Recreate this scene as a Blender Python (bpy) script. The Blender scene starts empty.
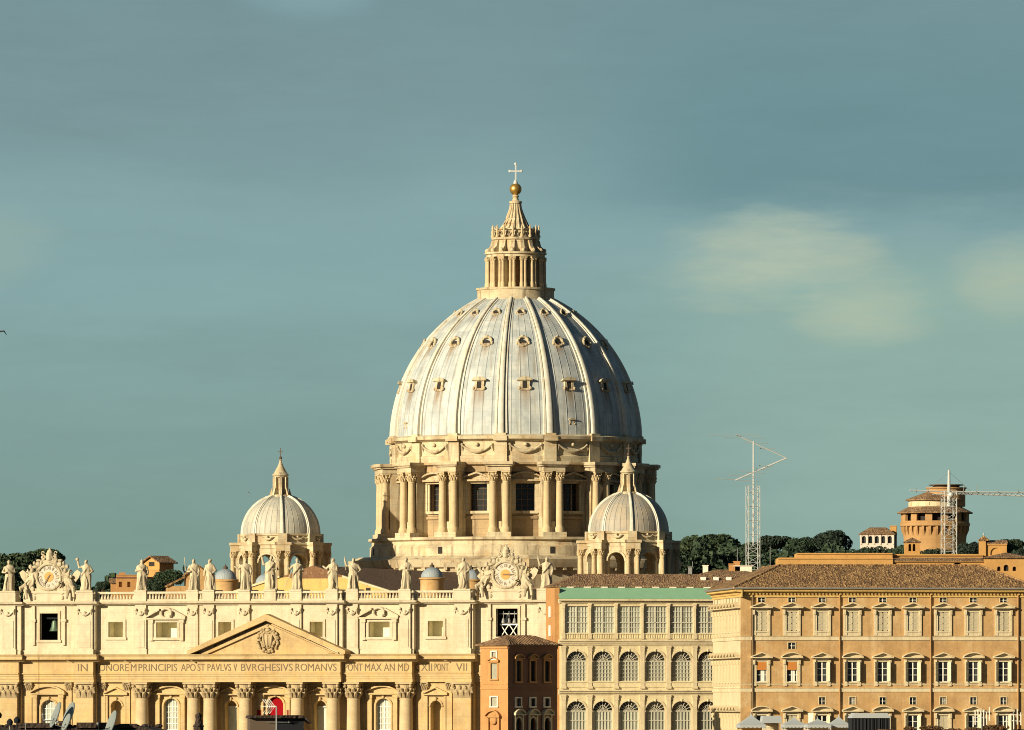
import bpy, bmesh, math, random
from mathutils import Vector, Matrix
R = math.radians
PI = math.pi
rnd = random.Random(7)
scene = bpy.context.scene
COL = scene.collection

# ------------------------------------------------------------------ camera
FPX = 7900.0          # focal length in pixels of the 1024 wide frame
CAMZ = 24.7
HOR = 700.0           # image row of the horizon
cam_d = bpy.data.cameras.new('camera')
cam = bpy.data.objects.new('camera', cam_d)
COL.objects.link(cam)
cam.location = (0, 0, CAMZ)
cam.rotation_euler = (R(90), 0, 0)
cam_d.sensor_width = 36.0
cam_d.lens = 36.0 * FPX / 1024.0
cam_d.shift_y = (HOR - 365.0) / 1024.0
cam_d.clip_start = 1.0
cam_d.clip_end = 30000.0
scene.camera = cam

# ------------------------------------------------------------------ light
SUN_AZ = 49.0         # degrees to the left of the line back towards the camera
SUN_EL = 17.0
EXPOSURE = 0.62
sd = Vector((-math.sin(R(SUN_AZ)) * math.cos(R(SUN_EL)), -math.cos(R(SUN_AZ)) * math.cos(R(SUN_EL)), math.sin(R(SUN_EL))))
sun_d = bpy.data.lights.new('sun', 'SUN')
sun_d.energy = 5.0
sun_d.angle = R(0.5)
sun_d.color = (1.0, 0.845, 0.59)
sun = bpy.data.objects.new('sun', sun_d)
COL.objects.link(sun)
sun.location = (-300, -300, 400)
sun.rotation_euler = sd.to_track_quat('Z', 'Y').to_euler()

scene.view_settings.view_transform = 'Standard'
scene.view_settings.look = 'None'
scene.view_settings.gamma = 1.0
scene.view_settings.exposure = EXPOSURE
scene.view_settings.use_curve_mapping = False
scene.render.engine = 'CYCLES'
scene.cycles.filter_width = 1.0

def s2l(c):
    c = c / 255.0
    return c / 12.92 if c <= 0.04045 else ((c + 0.055) / 1.055) ** 2.4

def lin(r, g, b):
    return (s2l(r), s2l(g), s2l(b), 1.0)

class NT:
    """small helper round a node tree"""
    def __init__(s, tree):
        s.t = tree; s.n = tree.nodes; s.l = tree.links
    def node(s, typ, **kw):
        n = s.n.new(typ)
        for k, v in kw.items():
            setattr(n, k, v)
        return n
    def link(s, a, b):
        s.l.new(a, b)
    def math(s, op, a, b=None, c=None, clamp=False):
        n = s.n.new('ShaderNodeMath'); n.operation = op; n.use_clamp = clamp
        for i, v in enumerate((a, b, c)):
            if v is None: continue
            if isinstance(v, (int, float)): n.inputs[i].default_value = v
            else: s.l.new(v, n.inputs[i])
        return n.outputs[0]
    def mix(s, fac, a, b, blend='MIX'):
        n = s.n.new('ShaderNodeMix'); n.data_type = 'RGBA'; n.blend_type = blend
        for sock, v in ((n.inputs[0], fac), (n.inputs[6], a), (n.inputs[7], b)):
            if isinstance(v, (int, float)): sock.default_value = v
            elif isinstance(v, tuple): sock.default_value = v if len(v) == 4 else (*v, 1.0)
            else: s.l.new(v, sock)
        return n.outputs[2]
    def noise(s, vec, scale, detail=4, rough=0.55):
        n = s.n.new('ShaderNodeTexNoise'); n.inputs['Scale'].default_value = scale
        n.inputs['Detail'].default_value = detail; n.inputs['Roughness'].default_value = rough
        if vec is not None: s.l.new(vec, n.inputs['Vector'])
        return n.outputs['Fac']
    def smooth(s, v, a, b, lo=0.0, hi=1.0):
        n = s.n.new('ShaderNodeMapRange'); n.interpolation_type = 'SMOOTHSTEP'
        s.l.new(v, n.inputs[0])
        n.inputs[1].default_value = a; n.inputs[2].default_value = b
        n.inputs[3].default_value = lo; n.inputs[4].default_value = hi
        return n.outputs[0]
    def scalevec(s, vec, sc):
        n = s.n.new('ShaderNodeVectorMath'); n.operation = 'MULTIPLY'
        s.l.new(vec, n.inputs[0]); n.inputs[1].default_value = sc
        return n.outputs[0]
    def combine(s, x, y, z):
        n = s.n.new('ShaderNodeCombineXYZ')
        for i, v in enumerate((x, y, z)):
            if isinstance(v, (int, float)): n.inputs[i].default_value = v
            else: s.l.new(v, n.inputs[i])
        return n.outputs[0]

# ------------------------------------------------------------------ sky
world = bpy.data.worlds.new('World')
scene.world = world
world.use_nodes = True
w = NT(world.node_tree)
w.n.clear()
out = w.node('ShaderNodeOutputWorld')
sky = w.node('ShaderNodeTexSky')
sky.sky_type = 'NISHITA'
sky.sun_disc = False
sky.sun_elevation = R(SUN_EL)
sky.sun_rotation = math.atan2(sd.x, sd.y)
sky.air_density = 1.0; sky.dust_density = 1.5; sky.ozone_density = 1.5
bg_sky = w.node('ShaderNodeBackground'); bg_sky.inputs['Strength'].default_value = 0.055
w.link(sky.outputs[0], bg_sky.inputs['Color'])
tc = w.node('ShaderNodeTexCoord')
sep = w.node('ShaderNodeSeparateXYZ'); w.link(tc.outputs['Generated'], sep.inputs[0])
dx, dy, dz = sep.outputs
el = dz
vec = w.combine(w.math('MULTIPLY', dx, 14.0), w.math('MULTIPLY', dy, 14.0), w.math('MULTIPLY', dz, 46.0))
n_big = w.noise(vec, 1.0, 5, 0.5)
n_mid = w.noise(w.scalevec(vec, (1.0, 1.0, 1.6)), 2.6, 6, 0.6)
# the low bank of thin cloud: brightness by height above the horizon, then banks
ramp = w.node('ShaderNodeValToRGB')
er = ramp.color_ramp
stops = [(0.0, lin(128, 154, 140)), (0.18, lin(126, 157, 147)), (0.34, lin(130, 161, 157)), (0.50, lin(133, 167, 167)),
         (0.62, lin(133, 166, 168)), (0.74, lin(123, 153, 157)), (0.90, lin(118, 147, 152)), (1.0, lin(124, 152, 156))]
er.elements[0].position, er.elements[0].color = stops[0]
er.elements[1].position, er.elements[1].color = stops[-1]
for p, c in stops[1:-1]:
    e = er.elements.new(p); e.color = c
wob = w.math('ADD', el, w.math('MULTIPLY', w.math('SUBTRACT', n_big, 0.5), 0.016))
w.link(w.math('DIVIDE', wob, 0.1), ramp.inputs[0])
col = ramp.outputs[0]
az = w.math('DIVIDE', dx, dy)
# dark shelf of cloud on the right, its lower edge falling to the right
edge = w.math('ADD', w.math('SUBTRACT', el, 0.0605), w.math('ADD', w.math('MULTIPLY', w.math('SUBTRACT', az, 0.03), 0.02), w.math('MULTIPLY', w.math('SUBTRACT', n_mid, 0.5), 0.012)))
shelf = w.math('MULTIPLY', w.smooth(edge, -0.002, 0.005), w.math('MULTIPLY', w.smooth(az, -0.005, 0.03), w.smooth(el, 0.1, 0.072)))
col = w.mix(w.math('MULTIPLY', shelf, 1.0), col, lin(108, 145, 151))
lift = w.math('MULTIPLY', w.math('MULTIPLY', w.smooth(az, -0.002, 0.045), w.smooth(el, 0.060, 0.050)), w.smooth(n_big, 0.25, 0.6, 0.6, 1.0))
col = w.mix(w.math('MULTIPLY', lift, 0.9), col, lin(146, 177, 167))
def blob(cx, cz, sx, sz, amt):
    a = w.math('DIVIDE', w.math('SUBTRACT', az, cx), sx)
    b = w.math('DIVIDE', w.math('SUBTRACT', el, cz), sz)
    r2 = w.math('ADD', w.math('MULTIPLY', a, a), w.math('MULTIPLY', b, b))
    r2 = w.math('ADD', r2, w.math('MULTIPLY', w.math('SUBTRACT', n_mid, 0.5), 4.2))
    return w.smooth(r2, 1.9, -0.8, 0.0, amt)
for cx, cz, sx, sz, amt, c in ((0.0325, 0.0555, 0.0125, 0.0055, 1.0, (184, 197, 174)), (0.044, 0.0505, 0.0085, 0.0050, 0.9, (178, 193, 171)),
                               (0.0645, 0.0535, 0.0085, 0.0048, 1.0, (172, 189, 170)), (-0.066, 0.0575, 0.008, 0.005, 0.7, (152, 176, 168)),
                               (-0.025, 0.0885, 0.008, 0.003, 0.6, (136, 173, 178)), (-0.03, 0.052, 0.03, 0.004, 0.45, (138, 174, 173)),
                               (-0.045, 0.0785, 0.03, 0.008, 0.5, (120, 145, 150)), (-0.03, 0.044, 0.04, 0.004, 0.3, (122, 152, 153))):
    col = w.mix(blob(cx, cz, sx, sz, amt), col, lin(*c))
n_fin = w.noise(w.scalevec(vec, (1.0, 1.0, 1.3)), 7.0, 6, 0.65)
mott = w.math('ADD', 0.88, w.math('ADD', w.math('MULTIPLY', n_mid, 0.15), w.math('MULTIPLY', n_fin, 0.09)))
col = w.mix(1.0, col, w.combine(mott, mott, mott), 'MULTIPLY')
bg_cloud = w.node('ShaderNodeBackground'); bg_cloud.inputs['Strength'].default_value = 1.0 / (2 ** EXPOSURE)
col = w.mix(w.smooth(el, 0.10, 0.20), col, (0.030, 0.062, 0.088, 1.0))  # out of view overhead: dark sky put in to cut the fill light
col = w.mix(w.smooth(dy, 0.75, 0.1, 0.0, 0.92), col, (0.035, 0.068, 0.092, 1.0))  # unseen sky behind the camera darkened too, for deeper shade on the fronts
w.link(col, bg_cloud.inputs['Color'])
msh = w.node('ShaderNodeMixShader')
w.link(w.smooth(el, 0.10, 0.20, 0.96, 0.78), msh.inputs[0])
# the added dark sky above the frame, mixed with some clear sky
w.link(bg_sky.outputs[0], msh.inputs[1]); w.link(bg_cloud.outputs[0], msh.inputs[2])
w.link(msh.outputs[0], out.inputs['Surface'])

# ------------------------------------------------------------------ materials
MATS = {}
def new_mat(name):
    m = bpy.data.materials.new(name); m.use_nodes = True
    t = NT(m.node_tree)
    b = t.n.get('Principled BSDF')
    MATS[name] = m
    return m, t, b

def stone(name, base, dirt=None, dirt_amt=0.5, streak=0.5, rough=0.85, bump=0.25, course=0.0, grain=0.12, warm=None, warm_amt=0.0):
    m, t, b = new_mat(name)
    co = t.node('ShaderNodeTexCoord').outputs['Object']
    dirt = dirt or tuple(c * 0.45 for c in base)
    big = t.noise(co, 0.16, 5, 0.6)
    st = t.noise(t.scalevec(co, (0.9, 0.9, 0.07)), 1.0, 5, 0.65)
    fine = t.noise(co, 2.3, 4, 0.7)
    c = (*base, 1.0)
    if warm:
        c = t.mix(t.smooth(t.noise(co, 0.35, 4, 0.6), 0.45, 0.7, 0.0, warm_amt), c, (*warm, 1.0))
    c = t.mix(t.smooth(big, 0.46, 0.72, 0.0, dirt_amt), c, (*dirt, 1.0))
    c = t.mix(t.smooth(st, 0.50, 0.72, 0.0, streak), c, (*dirt, 1.0))
    mid = t.smooth(t.noise(co, 0.75, 4, 0.65), 0.30, 0.70)
    fin2 = t.smooth(fine, 0.28, 0.72)
    g = t.math('ADD', 1.0 - grain, t.math('ADD', t.math('MULTIPLY', fin2, grain), t.math('MULTIPLY', mid, grain)))
    c = t.mix(1.0, c, t.combine(g, g, g), 'MULTIPLY')
    h = fine
    if course > 0:
        sx = t.node('ShaderNodeSeparateXYZ'); t.link(co, sx.inputs[0])
        fz = t.math('FRACT', t.math('DIVIDE', sx.outputs[2], course))
        ln = t.smooth(t.math('ABSOLUTE', t.math('SUBTRACT', fz, 0.5)), 0.44, 0.5)
        c = t.mix(t.math('MULTIPLY', ln, 0.28), c, (*dirt, 1.0))
    t.link(c, b.inputs['Base Color'])
    b.inputs['Roughness'].default_value = rough
    bp = t.node('ShaderNodeBump'); bp.inputs['Strength'].default_value = bump; bp.inputs['Distance'].default_value = 0.15
    t.link(h, bp.inputs['Height']); t.link(bp.outputs[0], b.inputs['Normal'])
    return m

def plain(name, base, rough=0.6, metallic=0.0, var=0.12, scale=1.5, spec=None, each=0.0):
    m, t, b = new_mat(name)
    co = t.node('ShaderNodeTexCoord').outputs['Object']
    n = t.noise(co, scale, 4, 0.6)
    g = t.math('ADD', 1.0 - var, t.math('MULTIPLY', n, 2 * var))
    if each:    # every pane, curtain or leaf a little different from the next
        oi = t.node('ShaderNodeObjectInfo')
        g = t.math('MULTIPLY', g, t.math('ADD', 1.0 - each, t.math('MULTIPLY', oi.outputs['Random'], 2 * each)))
    t.link(t.mix(1.0, (*base, 1.0), t.combine(g, g, g), 'MULTIPLY'), b.inputs['Base Color'])
    b.inputs['Roughness'].default_value = rough
    b.inputs['Metallic'].default_value = metallic
    if spec is not None: b.inputs['Specular IOR Level'].default_value = spec
    return m

def tiles(name, cols, scale=2.6, bump=0.7):
    """old Roman roof tiles: a mottle of tile sized patches with shallow relief"""
    m, t, b = new_mat(name)
    co = t.node('ShaderNodeTexCoord').outputs['Object']
    v = t.node('ShaderNodeTexVoronoi'); v.inputs['Scale'].default_value = scale
    t.link(t.scalevec(co, (1.3, 0.8, 1.0)), v.inputs['Vector'])
    sx = t.node('ShaderNodeSeparateColor'); t.link(v.outputs['Color'], sx.inputs[0])
    r = t.node('ShaderNodeValToRGB'); cr = r.color_ramp
    cr.elements[0].position = 0.0; cr.elements[0].color = (*cols[0], 1)
    cr.elements[1].position = 1.0; cr.elements[1].color = (*cols[-1], 1)
    for i, c in enumerate(cols[1:-1]):
        e = cr.elements.new((i + 1) / (len(cols) - 1)); e.color = (*c, 1)
    t.link(sx.outputs[0], r.inputs[0])
    big = t.noise(co, 0.25, 5, 0.6)
    c = t.mix(t.smooth(big, 0.45, 0.75, 0.0, 0.55), r.outputs[0], (*[x * 0.6 for x in cols[0]], 1))
    t.link(c, b.inputs['Base Color']); b.inputs['Roughness'].default_value = 0.9
    bp = t.node('ShaderNodeBump'); bp.inputs['Strength'].default_value = bump; bp.inputs['Distance'].default_value = 0.25
    t.link(v.outputs['Distance'], bp.inputs['Height']); t.link(bp.outputs[0], b.inputs['Normal'])
    return m

def lead_dome(name, sectors, base, pale, stain, z_rows=None):
    """lead sheets: standing seams by angle, sheet rows by height, run-off stains below the dormers"""
    m, t, b = new_mat(name)
    co = t.node('ShaderNodeTexCoord').outputs['Object']
    sx = t.node('ShaderNodeSeparateXYZ'); t.link(co, sx.inputs[0])
    x, y, z = sx.outputs
    ang = t.math('ARCTAN2', x, t.math('MULTIPLY', y, -1.0))
    sec = t.math('MULTIPLY', ang, sectors / (2 * PI))
    fs = t.math('FRACT', t.math('ADD', sec, 0.5 + 64))       # 0.5 at the middle of a panel
    off = t.math('ABSOLUTE', t.math('SUBTRACT', fs, 0.5))
    seam = t.math('FRACT', t.math('MULTIPLY', fs, 5.0))
    seaml = t.smooth(t.math('ABSOLUTE', t.math('SUBTRACT', seam, 0.5)), 0.40, 0.5)
    row = t.math('FRACT', t.math('MULTIPLY', z, 0.42))
    rowl = t.smooth(t.math('ABSOLUTE', t.math('SUBTRACT', row, 0.5)), 0.44, 0.5)
    n1 = t.noise(t.combine(t.math('MULTIPLY', ang, 26.0), t.math('MULTIPLY', z, 0.10), 0.0), 1.0, 5, 0.65)
    n2 = t.noise(co, 0.35, 5, 0.6)
    cell = t.node('ShaderNodeTexWhiteNoise'); cell.noise_dimensions = '3D'
    t.link(t.combine(t.math('FLOOR', t.math('MULTIPLY', sec, 7.0)), t.math('FLOOR', t.math('MULTIPLY', z, 0.42)), 0.0), cell.inputs['Vector'])
    c = t.mix(t.smooth(n2, 0.35, 0.7), (*base, 1), (*pale, 1))
    c = t.mix(t.math('MULTIPLY', t.smooth(cell.outputs['Value'], 0.80, 1.0), 0.40), c, (*[q * 0.62 for q in base], 1))
    c = t.mix(t.smooth(n1, 0.50, 0.74, 0.0, 0.70), c, (*stain, 1))
    c = t.mix(t.math('MULTIPLY', seaml, 0.55), c, (*[q * 0.45 for q in base], 1))
    c = t.mix(t.math('MULTIPLY', rowl, 0.18), c, (*[q * 0.5 for q in base], 1))
    if z_rows:
        for zt, ln in z_rows:
            band = t.math('MULTIPLY', t.smooth(z, zt - ln, zt - 0.3), t.math('LESS_THAN', z, zt))
            mid = t.smooth(off, 0.20, 0.05)
            k = t.math('MULTIPLY', t.math('MULTIPLY', band, mid), t.smooth(n1, 0.32, 0.56, 0.15, 1.0))
            c = t.mix(t.math('MULTIPLY', k, 0.85), c, (stain[0] * 0.80, stain[1] * 0.62, stain[2] * 0.45, 1))
    t.link(c, b.inputs['Base Color']); b.inputs['Roughness'].default_value = 0.62
    bp = t.node('ShaderNodeBump'); bp.inputs['Strength'].default_value = 0.5; bp.inputs['Distance'].default_value = 0.12
    t.link(t.math('ADD', t.math('MULTIPLY', seaml, 1.0), t.math('MULTIPLY', n2, 0.6)), bp.inputs['Height'])
    t.link(bp.outputs[0], b.inputs['Normal'])
    return m

stone('attic_stone', (0.52, 0.465, 0.34), (0.34, 0.25, 0.15), 0.35, 0.42, course=1.15)
stone('ochre_stone', (0.475, 0.36, 0.185), (0.27, 0.17, 0.075), 0.40, 0.40, course=1.2, warm=(0.54, 0.37, 0.13), warm_amt=0.5)
stone('column_stone', (0.50, 0.40, 0.24), (0.30, 0.20, 0.11), 0.40, 0.35)
stone('capital_stone', (0.42, 0.33, 0.19), (0.16, 0.11, 0.06), 0.55, 0.3)
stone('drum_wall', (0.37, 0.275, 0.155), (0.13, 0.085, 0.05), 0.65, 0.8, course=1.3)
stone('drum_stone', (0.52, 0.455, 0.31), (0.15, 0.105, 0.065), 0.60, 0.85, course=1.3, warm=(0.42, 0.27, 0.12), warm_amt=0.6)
stone('statue_stone', (0.50, 0.435, 0.30), (0.11, 0.085, 0.055), 0.65, 0.85)
stone('niche_stone', (0.40, 0.31, 0.15), (0.26, 0.18, 0.09), 0.3, 0.3)
stone('yellow_plaster', (0.55, 0.38, 0.13), (0.34, 0.21, 0.08), 0.35, 0.4)
stone('orange_plaster', (0.43, 0.225, 0.08), (0.30, 0.14, 0.05), 0.45, 0.5)
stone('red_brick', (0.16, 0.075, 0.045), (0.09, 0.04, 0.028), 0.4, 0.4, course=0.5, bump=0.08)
stone('tan_plaster', (0.435, 0.275, 0.118), (0.27, 0.155, 0.065), 0.55, 0.50, grain=0.15, warm=(0.52, 0.385, 0.21), warm_amt=0.6)
stone('travertine', (0.58, 0.50, 0.33), (0.30, 0.21, 0.11), 0.35, 0.45)
stone('loggia_stone', (0.60, 0.525, 0.33), (0.34, 0.25, 0.13), 0.40, 0.45)
stone('cream_plaster', (0.56, 0.48, 0.32), (0.38, 0.28, 0.16), 0.35, 0.4)
stone('white_plaster', (0.72, 0.66, 0.55), (0.5, 0.42, 0.3), 0.3, 0.3)
stone('tower_brick', (0.38, 0.225, 0.09), (0.24, 0.125, 0.05), 0.4, 0.5, course=0.8)
stone('ochre_plaster', (0.46, 0.26, 0.08), (0.33, 0.16, 0.05), 0.4, 0.45)
tiles('roof_tiles', [(0.10, 0.055, 0.028), (0.20, 0.115, 0.055), (0.30, 0.19, 0.10), (0.15, 0.08, 0.04), (0.36, 0.25, 0.14)])
tiles('roof_tiles_warm', [(0.075, 0.04, 0.017), (0.21, 0.12, 0.048), (0.38, 0.235, 0.10), (0.14, 0.075, 0.032), (0.29, 0.165, 0.068)], 2.2, 0.8)
tiles('nave_tiles', [(0.15, 0.078, 0.04), (0.20, 0.11, 0.055), (0.17, 0.085, 0.04), (0.23, 0.135, 0.075)], 2.0, 0.4)
tiles('dark_tiles', [(0.022, 0.014, 0.01), (0.04, 0.024, 0.016), (0.03, 0.018, 0.012)], 6.0, 0.4)
lead_dome('lead_great', 16, (0.34, 0.385, 0.40), (0.51, 0.54, 0.525), (0.25, 0.20, 0.12), [(10.0, 6.5), (19.2, 4.0), (25.5, 2.5)])
lead_dome('lead_small', 8, (0.36, 0.37, 0.33), (0.49, 0.47, 0.39), (0.28, 0.19, 0.10))
lead_dome('lead_tan', 8, (0.29, 0.29, 0.26), (0.40, 0.34, 0.25), (0.26, 0.15, 0.08))
lead_dome('lead_blue', 8, (0.25, 0.31, 0.36), (0.32, 0.37, 0.40), (0.34, 0.33, 0.30))
stone('rib_lead', (0.56, 0.555, 0.49), (0.30, 0.24, 0.14), 0.45, 0.5, rough=0.65)
plain('gilt_bronze', (0.50, 0.31, 0.08), 0.38, 0.75, 0.15)
plain('white_metal', (0.48, 0.50, 0.49), 0.45, 0.0)
plain('grey_metal', (0.24, 0.25, 0.25), 0.6, 0.2)
plain('dark_metal', (0.016, 0.018, 0.022), 0.9, spec=0.1)
plain('dark_interior', (0.02, 0.016, 0.013), 0.9)
plain('glass_dark', (0.03, 0.033, 0.034), 0.12, each=0.8)
plain('glass_pale', (0.30, 0.30, 0.24), 0.25, 0.0, 0.35, 0.9)
plain('blind_grey', (0.37, 0.395, 0.335), 0.5, 0.0, 0.35, 0.8, each=0.30)
plain('shutter_cream', (0.54, 0.49, 0.35), 0.7, each=0.12)
plain('glazing_grey', (0.48, 0.46, 0.37), 0.6)
plain('niche_brightening', (0.74, 0.69, 0.50), 0.9)  # pale colour put in to brighten the shaded attic niches
plain('villa_pink', (0.60, 0.52, 0.45), 0.8)
plain('shutter_worn', (0.48, 0.43, 0.30), 0.7, 0.0, 0.25, 2.5, each=0.14)
plain('orange_blind', (0.50, 0.20, 0.04), 0.8)
plain('painted_white', (0.78, 0.77, 0.70), 0.55)
plain('red_velvet', (0.24, 0.006, 0.010), 1.0, spec=0.05)
plain('green_sheet', (0.21, 0.40, 0.26), 0.55, 0.0, 0.12, 0.6)
plain('bell_bronze', (0.10, 0.16, 0.11), 0.5, 0.5)
plain('letter_bronze', (0.13, 0.085, 0.035), 0.6)
plain('dial_white', (0.46, 0.42, 0.34), 0.6)
plain('dial_gold', (0.55, 0.24, 0.03), 0.55, 0.0)
plain('tent_shaded', (0.33, 0.37, 0.40), 0.7, 0.0, 0.06)  # white cloth with its shadow put into the grey-blue colour
plain('dish_grey', (0.20, 0.235, 0.235), 0.5)
plain('bark', (0.09, 0.065, 0.045), 0.9)
plain('bird_dark', (0.02, 0.02, 0.02), 0.8)
def leaves(name, a, bcol):
    m, t, b = new_mat(name)
    co = t.node('ShaderNodeTexCoord').outputs['Object']
    n = t.noise(co, 0.6, 4, 0.6)
    oi = t.node('ShaderNodeObjectInfo')
    f = t.math('ADD', t.math('MULTIPLY', n, 0.8), t.math('MULTIPLY', oi.outputs['Random'], 0.35))
    t.link(t.mix(t.smooth(f, 0.3, 0.8), (*a, 1), (*bcol, 1)), b.inputs['Base Color'])
    b.inputs['Roughness'].default_value = 0.8
    return m
leaves('pine_leaves', (0.007, 0.018, 0.014), (0.034, 0.060, 0.022))
leaves('bush_leaves', (0.008, 0.022, 0.016), (0.030, 0.060, 0.026))
leaves('rusty_leaves', (0.08, 0.05, 0.02), (0.17, 0.08, 0.03))
stone('earth', (0.10, 0.09, 0.05), (0.05, 0.06, 0.03), 0.6, 0.2)
stone('asphalt', (0.10, 0.095, 0.09), (0.05, 0.05, 0.05), 0.4, 0.0)

# ------------------------------------------------------------------ mesh builder
class MB:
    def __init__(s, T=None):
        s.v = []; s.f = []; s.T = T
    def add(s, verts, faces):
        o = len(s.v)
        if s.T is not None:
            verts = [tuple(s.T @ Vector(p)) for p in verts]
        s.v.extend([tuple(p) for p in verts])
        s.f.extend([tuple(i + o for i in f) for f in faces])
    def merge(s, other, T=None):
        vs = other.v if T is None else [tuple(T @ Vector(p)) for p in other.v]
        s.add(vs, other.f)
    def box(s, x0, x1, y0, y1, z0, z1):
        s.add([(x0, y0, z0), (x1, y0, z0), (x1, y1, z0), (x0, y1, z0), (x0, y0, z1), (x1, y0, z1), (x1, y1, z1), (x0, y1, z1)],
              [(0, 3, 2, 1), (4, 5, 6, 7), (0, 1, 5, 4), (1, 2, 6, 5), (2, 3, 7, 6), (3, 0, 4, 7)])
    def prism(s, pts, axis, a, b):
        """polygon given in the two other axes, extruded along axis from a to b"""
        n = len(pts)
        def mk(p, q):
            return (q, p[0], p[1]) if axis == 'x' else ((p[0], q, p[1]) if axis == 'y' else (p[0], p[1], q))
        vs = [mk(p, a) for p in pts] + [mk(p, b) for p in pts]
        fs = [tuple(range(n)), tuple(range(2 * n - 1, n - 1, -1))]
        fs += [(i, (i + 1) % n, n + (i + 1) % n, n + i) for i in range(n)]
        s.add(vs, fs)
    def lathe(s, prof, n=24, cx=0, cy=0, cap=True, a0=0.0):
        vs, fs = [], []
        for r, z in prof:
            for k in range(n):
                a = a0 + 2 * PI * k / n
                vs.append((cx + r * math.sin(a), cy - r * math.cos(a), z))
        for j in range(len(prof) - 1):
            for k in range(n):
                k2 = (k + 1) % n
                fs.append((j * n + k, j * n + k2, (j + 1) * n + k2, (j + 1) * n + k))
        if cap:
            fs.append(tuple(range(n))); fs.append(tuple(range(len(prof) * n - 1, (len(prof) - 1) * n - 1, -1)))
        s.add(vs, fs)
    def tube(s, pts, r, n=6, cap=True):
        pts = [Vector(p) for p in pts]
        rs = r if isinstance(r, (list, tuple)) else [r] * len(pts)
        vs, fs = [], []
        for i, p in enumerate(pts):
            d = (pts[min(i + 1, len(pts) - 1)] - pts[max(i - 1, 0)]).normalized()
            up = Vector((0, 0, 1)) if abs(d.z) < 0.9 else Vector((1, 0, 0))
            a = d.cross(up).normalized(); b = d.cross(a)
            for k in range(n):
                t = 2 * PI * k / n
                vs.append(tuple(p + (a * math.cos(t) + b * math.sin(t)) * rs[i]))
        for i in range(len(pts) - 1):
            for k in range(n):
                k2 = (k + 1) % n
                fs.append((i * n + k, i * n + k2, (i + 1) * n + k2, (i + 1) * n + k))
        if cap:
            fs.append(tuple(range(n))); fs.append(tuple(range(len(pts) * n - 1, (len(pts) - 1) * n - 1, -1)))
        s.add(vs, fs)
    def ball(s, c, rx, ry=None, rz=None, n=10, m=6):
        ry = rx if ry is None else ry; rz = rx if rz is None else rz
        vs, fs = [(c[0], c[1], c[2] - rz)], []
        for j in range(1, m):
            t = -PI / 2 + PI * j / m
            for k in range(n):
                a = 2 * PI * k / n
                vs.append((c[0] + rx * math.cos(t) * math.cos(a), c[1] + ry * math.cos(t) * math.sin(a), c[2] + rz * math.sin(t)))
        vs.append((c[0], c[1], c[2] + rz))
        for k in range(n):
            fs.append((0, 1 + (k + 1) % n, 1 + k))
            fs.append((len(vs) - 1, 1 + (m - 2) * n + k, 1 + (m - 2) * n + (k + 1) % n))
        for j in range(m - 2):
            for k in range(n):
                fs.append((1 + j * n + k, 1 + j * n + (k + 1) % n, 1 + (j + 1) * n + (k + 1) % n, 1 + (j + 1) * n + k))
        s.add(vs, fs)
    def arc_pts(s, xc, r, zs, n=12):
        return [(xc - r * math.cos(PI * i / n), zs + r * math.sin(PI * i / n)) for i in range(n + 1)]
    def wall(s, x0, x1, yf, z0, z1, holes=(), depth=0.6, back=True):
        """vertical sheet facing -y with real openings; hole = (x0, x1, z0, z1, arched[, depth[, back]])"""
        xs = sorted(set([x0, x1] + [h[0] for h in holes] + [h[1] for h in holes]))
        zs = sorted(set([z0, z1] + [h[2] for h in holes] + [h[3] for h in holes]))
        for i in range(len(xs) - 1):
            for j in range(len(zs) - 1):
                mx, mz = (xs[i] + xs[i + 1]) / 2, (zs[j] + zs[j + 1]) / 2
                if any(h[0] < mx < h[1] and h[2] < mz < h[3] for h in holes): continue
                s.add([(xs[i], yf, zs[j]), (xs[i + 1], yf, zs[j]), (xs[i + 1], yf, zs[j + 1]), (xs[i], yf, zs[j + 1])], [(0, 1, 2, 3)])
        for h in holes:
            hx0, hx1, hz0, hz1, arched = h[:5]
            yb = yf + (h[5] if len(h) > 5 else depth)
            bk = h[6] if len(h) > 6 else back
            if arched:
                r = (hx1 - hx0) / 2; xc = (hx0 + hx1) / 2; zsp = hz1 - r
                arc = s.arc_pts(xc, r, zsp)
                for (ax, azz), (bx, bz) in zip(arc[:-1], arc[1:]):
                    s.add([(ax, yf, azz), (bx, yf, bz), (bx, yf, hz1), (ax, yf, hz1)], [(0, 1, 2, 3)])
                loop = [(hx0, hz0)] + arc + [(hx1, hz0)]
            else:
                loop = [(hx0, hz0), (hx0, hz1), (hx1, hz1), (hx1, hz0)]
            n = len(loop)
            for i in range(n):
                a, b = loop[i], loop[(i + 1) % n]
                s.add([(a[0], yf, a[1]), (b[0], yf, b[1]), (b[0], yb, b[1]), (a[0], yb, a[1])], [(0, 1, 2, 3)])
            if bk:
                s.add([(p[0], yb, p[1]) for p in loop], [tuple(range(n))])
    def block(s, x0, x1, yf, yb, z0, z1, holes=(), depth=0.6):
        """wall() plus sides, top and back"""
        s.wall(x0, x1, yf, z0, z1, holes, depth)
        s.add([(x0, yf, z0), (x0, yb, z0), (x0, yb, z1), (x0, yf, z1)], [(0, 1, 2, 3)])
        s.add([(x1, yf, z0), (x1, yb, z0), (x1, yb, z1), (x1, yf, z1)], [(3, 2, 1, 0)])
        s.add([(x0, yf, z1), (x1, yf, z1), (x1, yb, z1), (x0, yb, z1)], [(0, 1, 2, 3)])
        s.add([(x0, yb, z0), (x1, yb, z0), (x1, yb, z1), (x0, yb, z1)], [(3, 2, 1, 0)])
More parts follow.
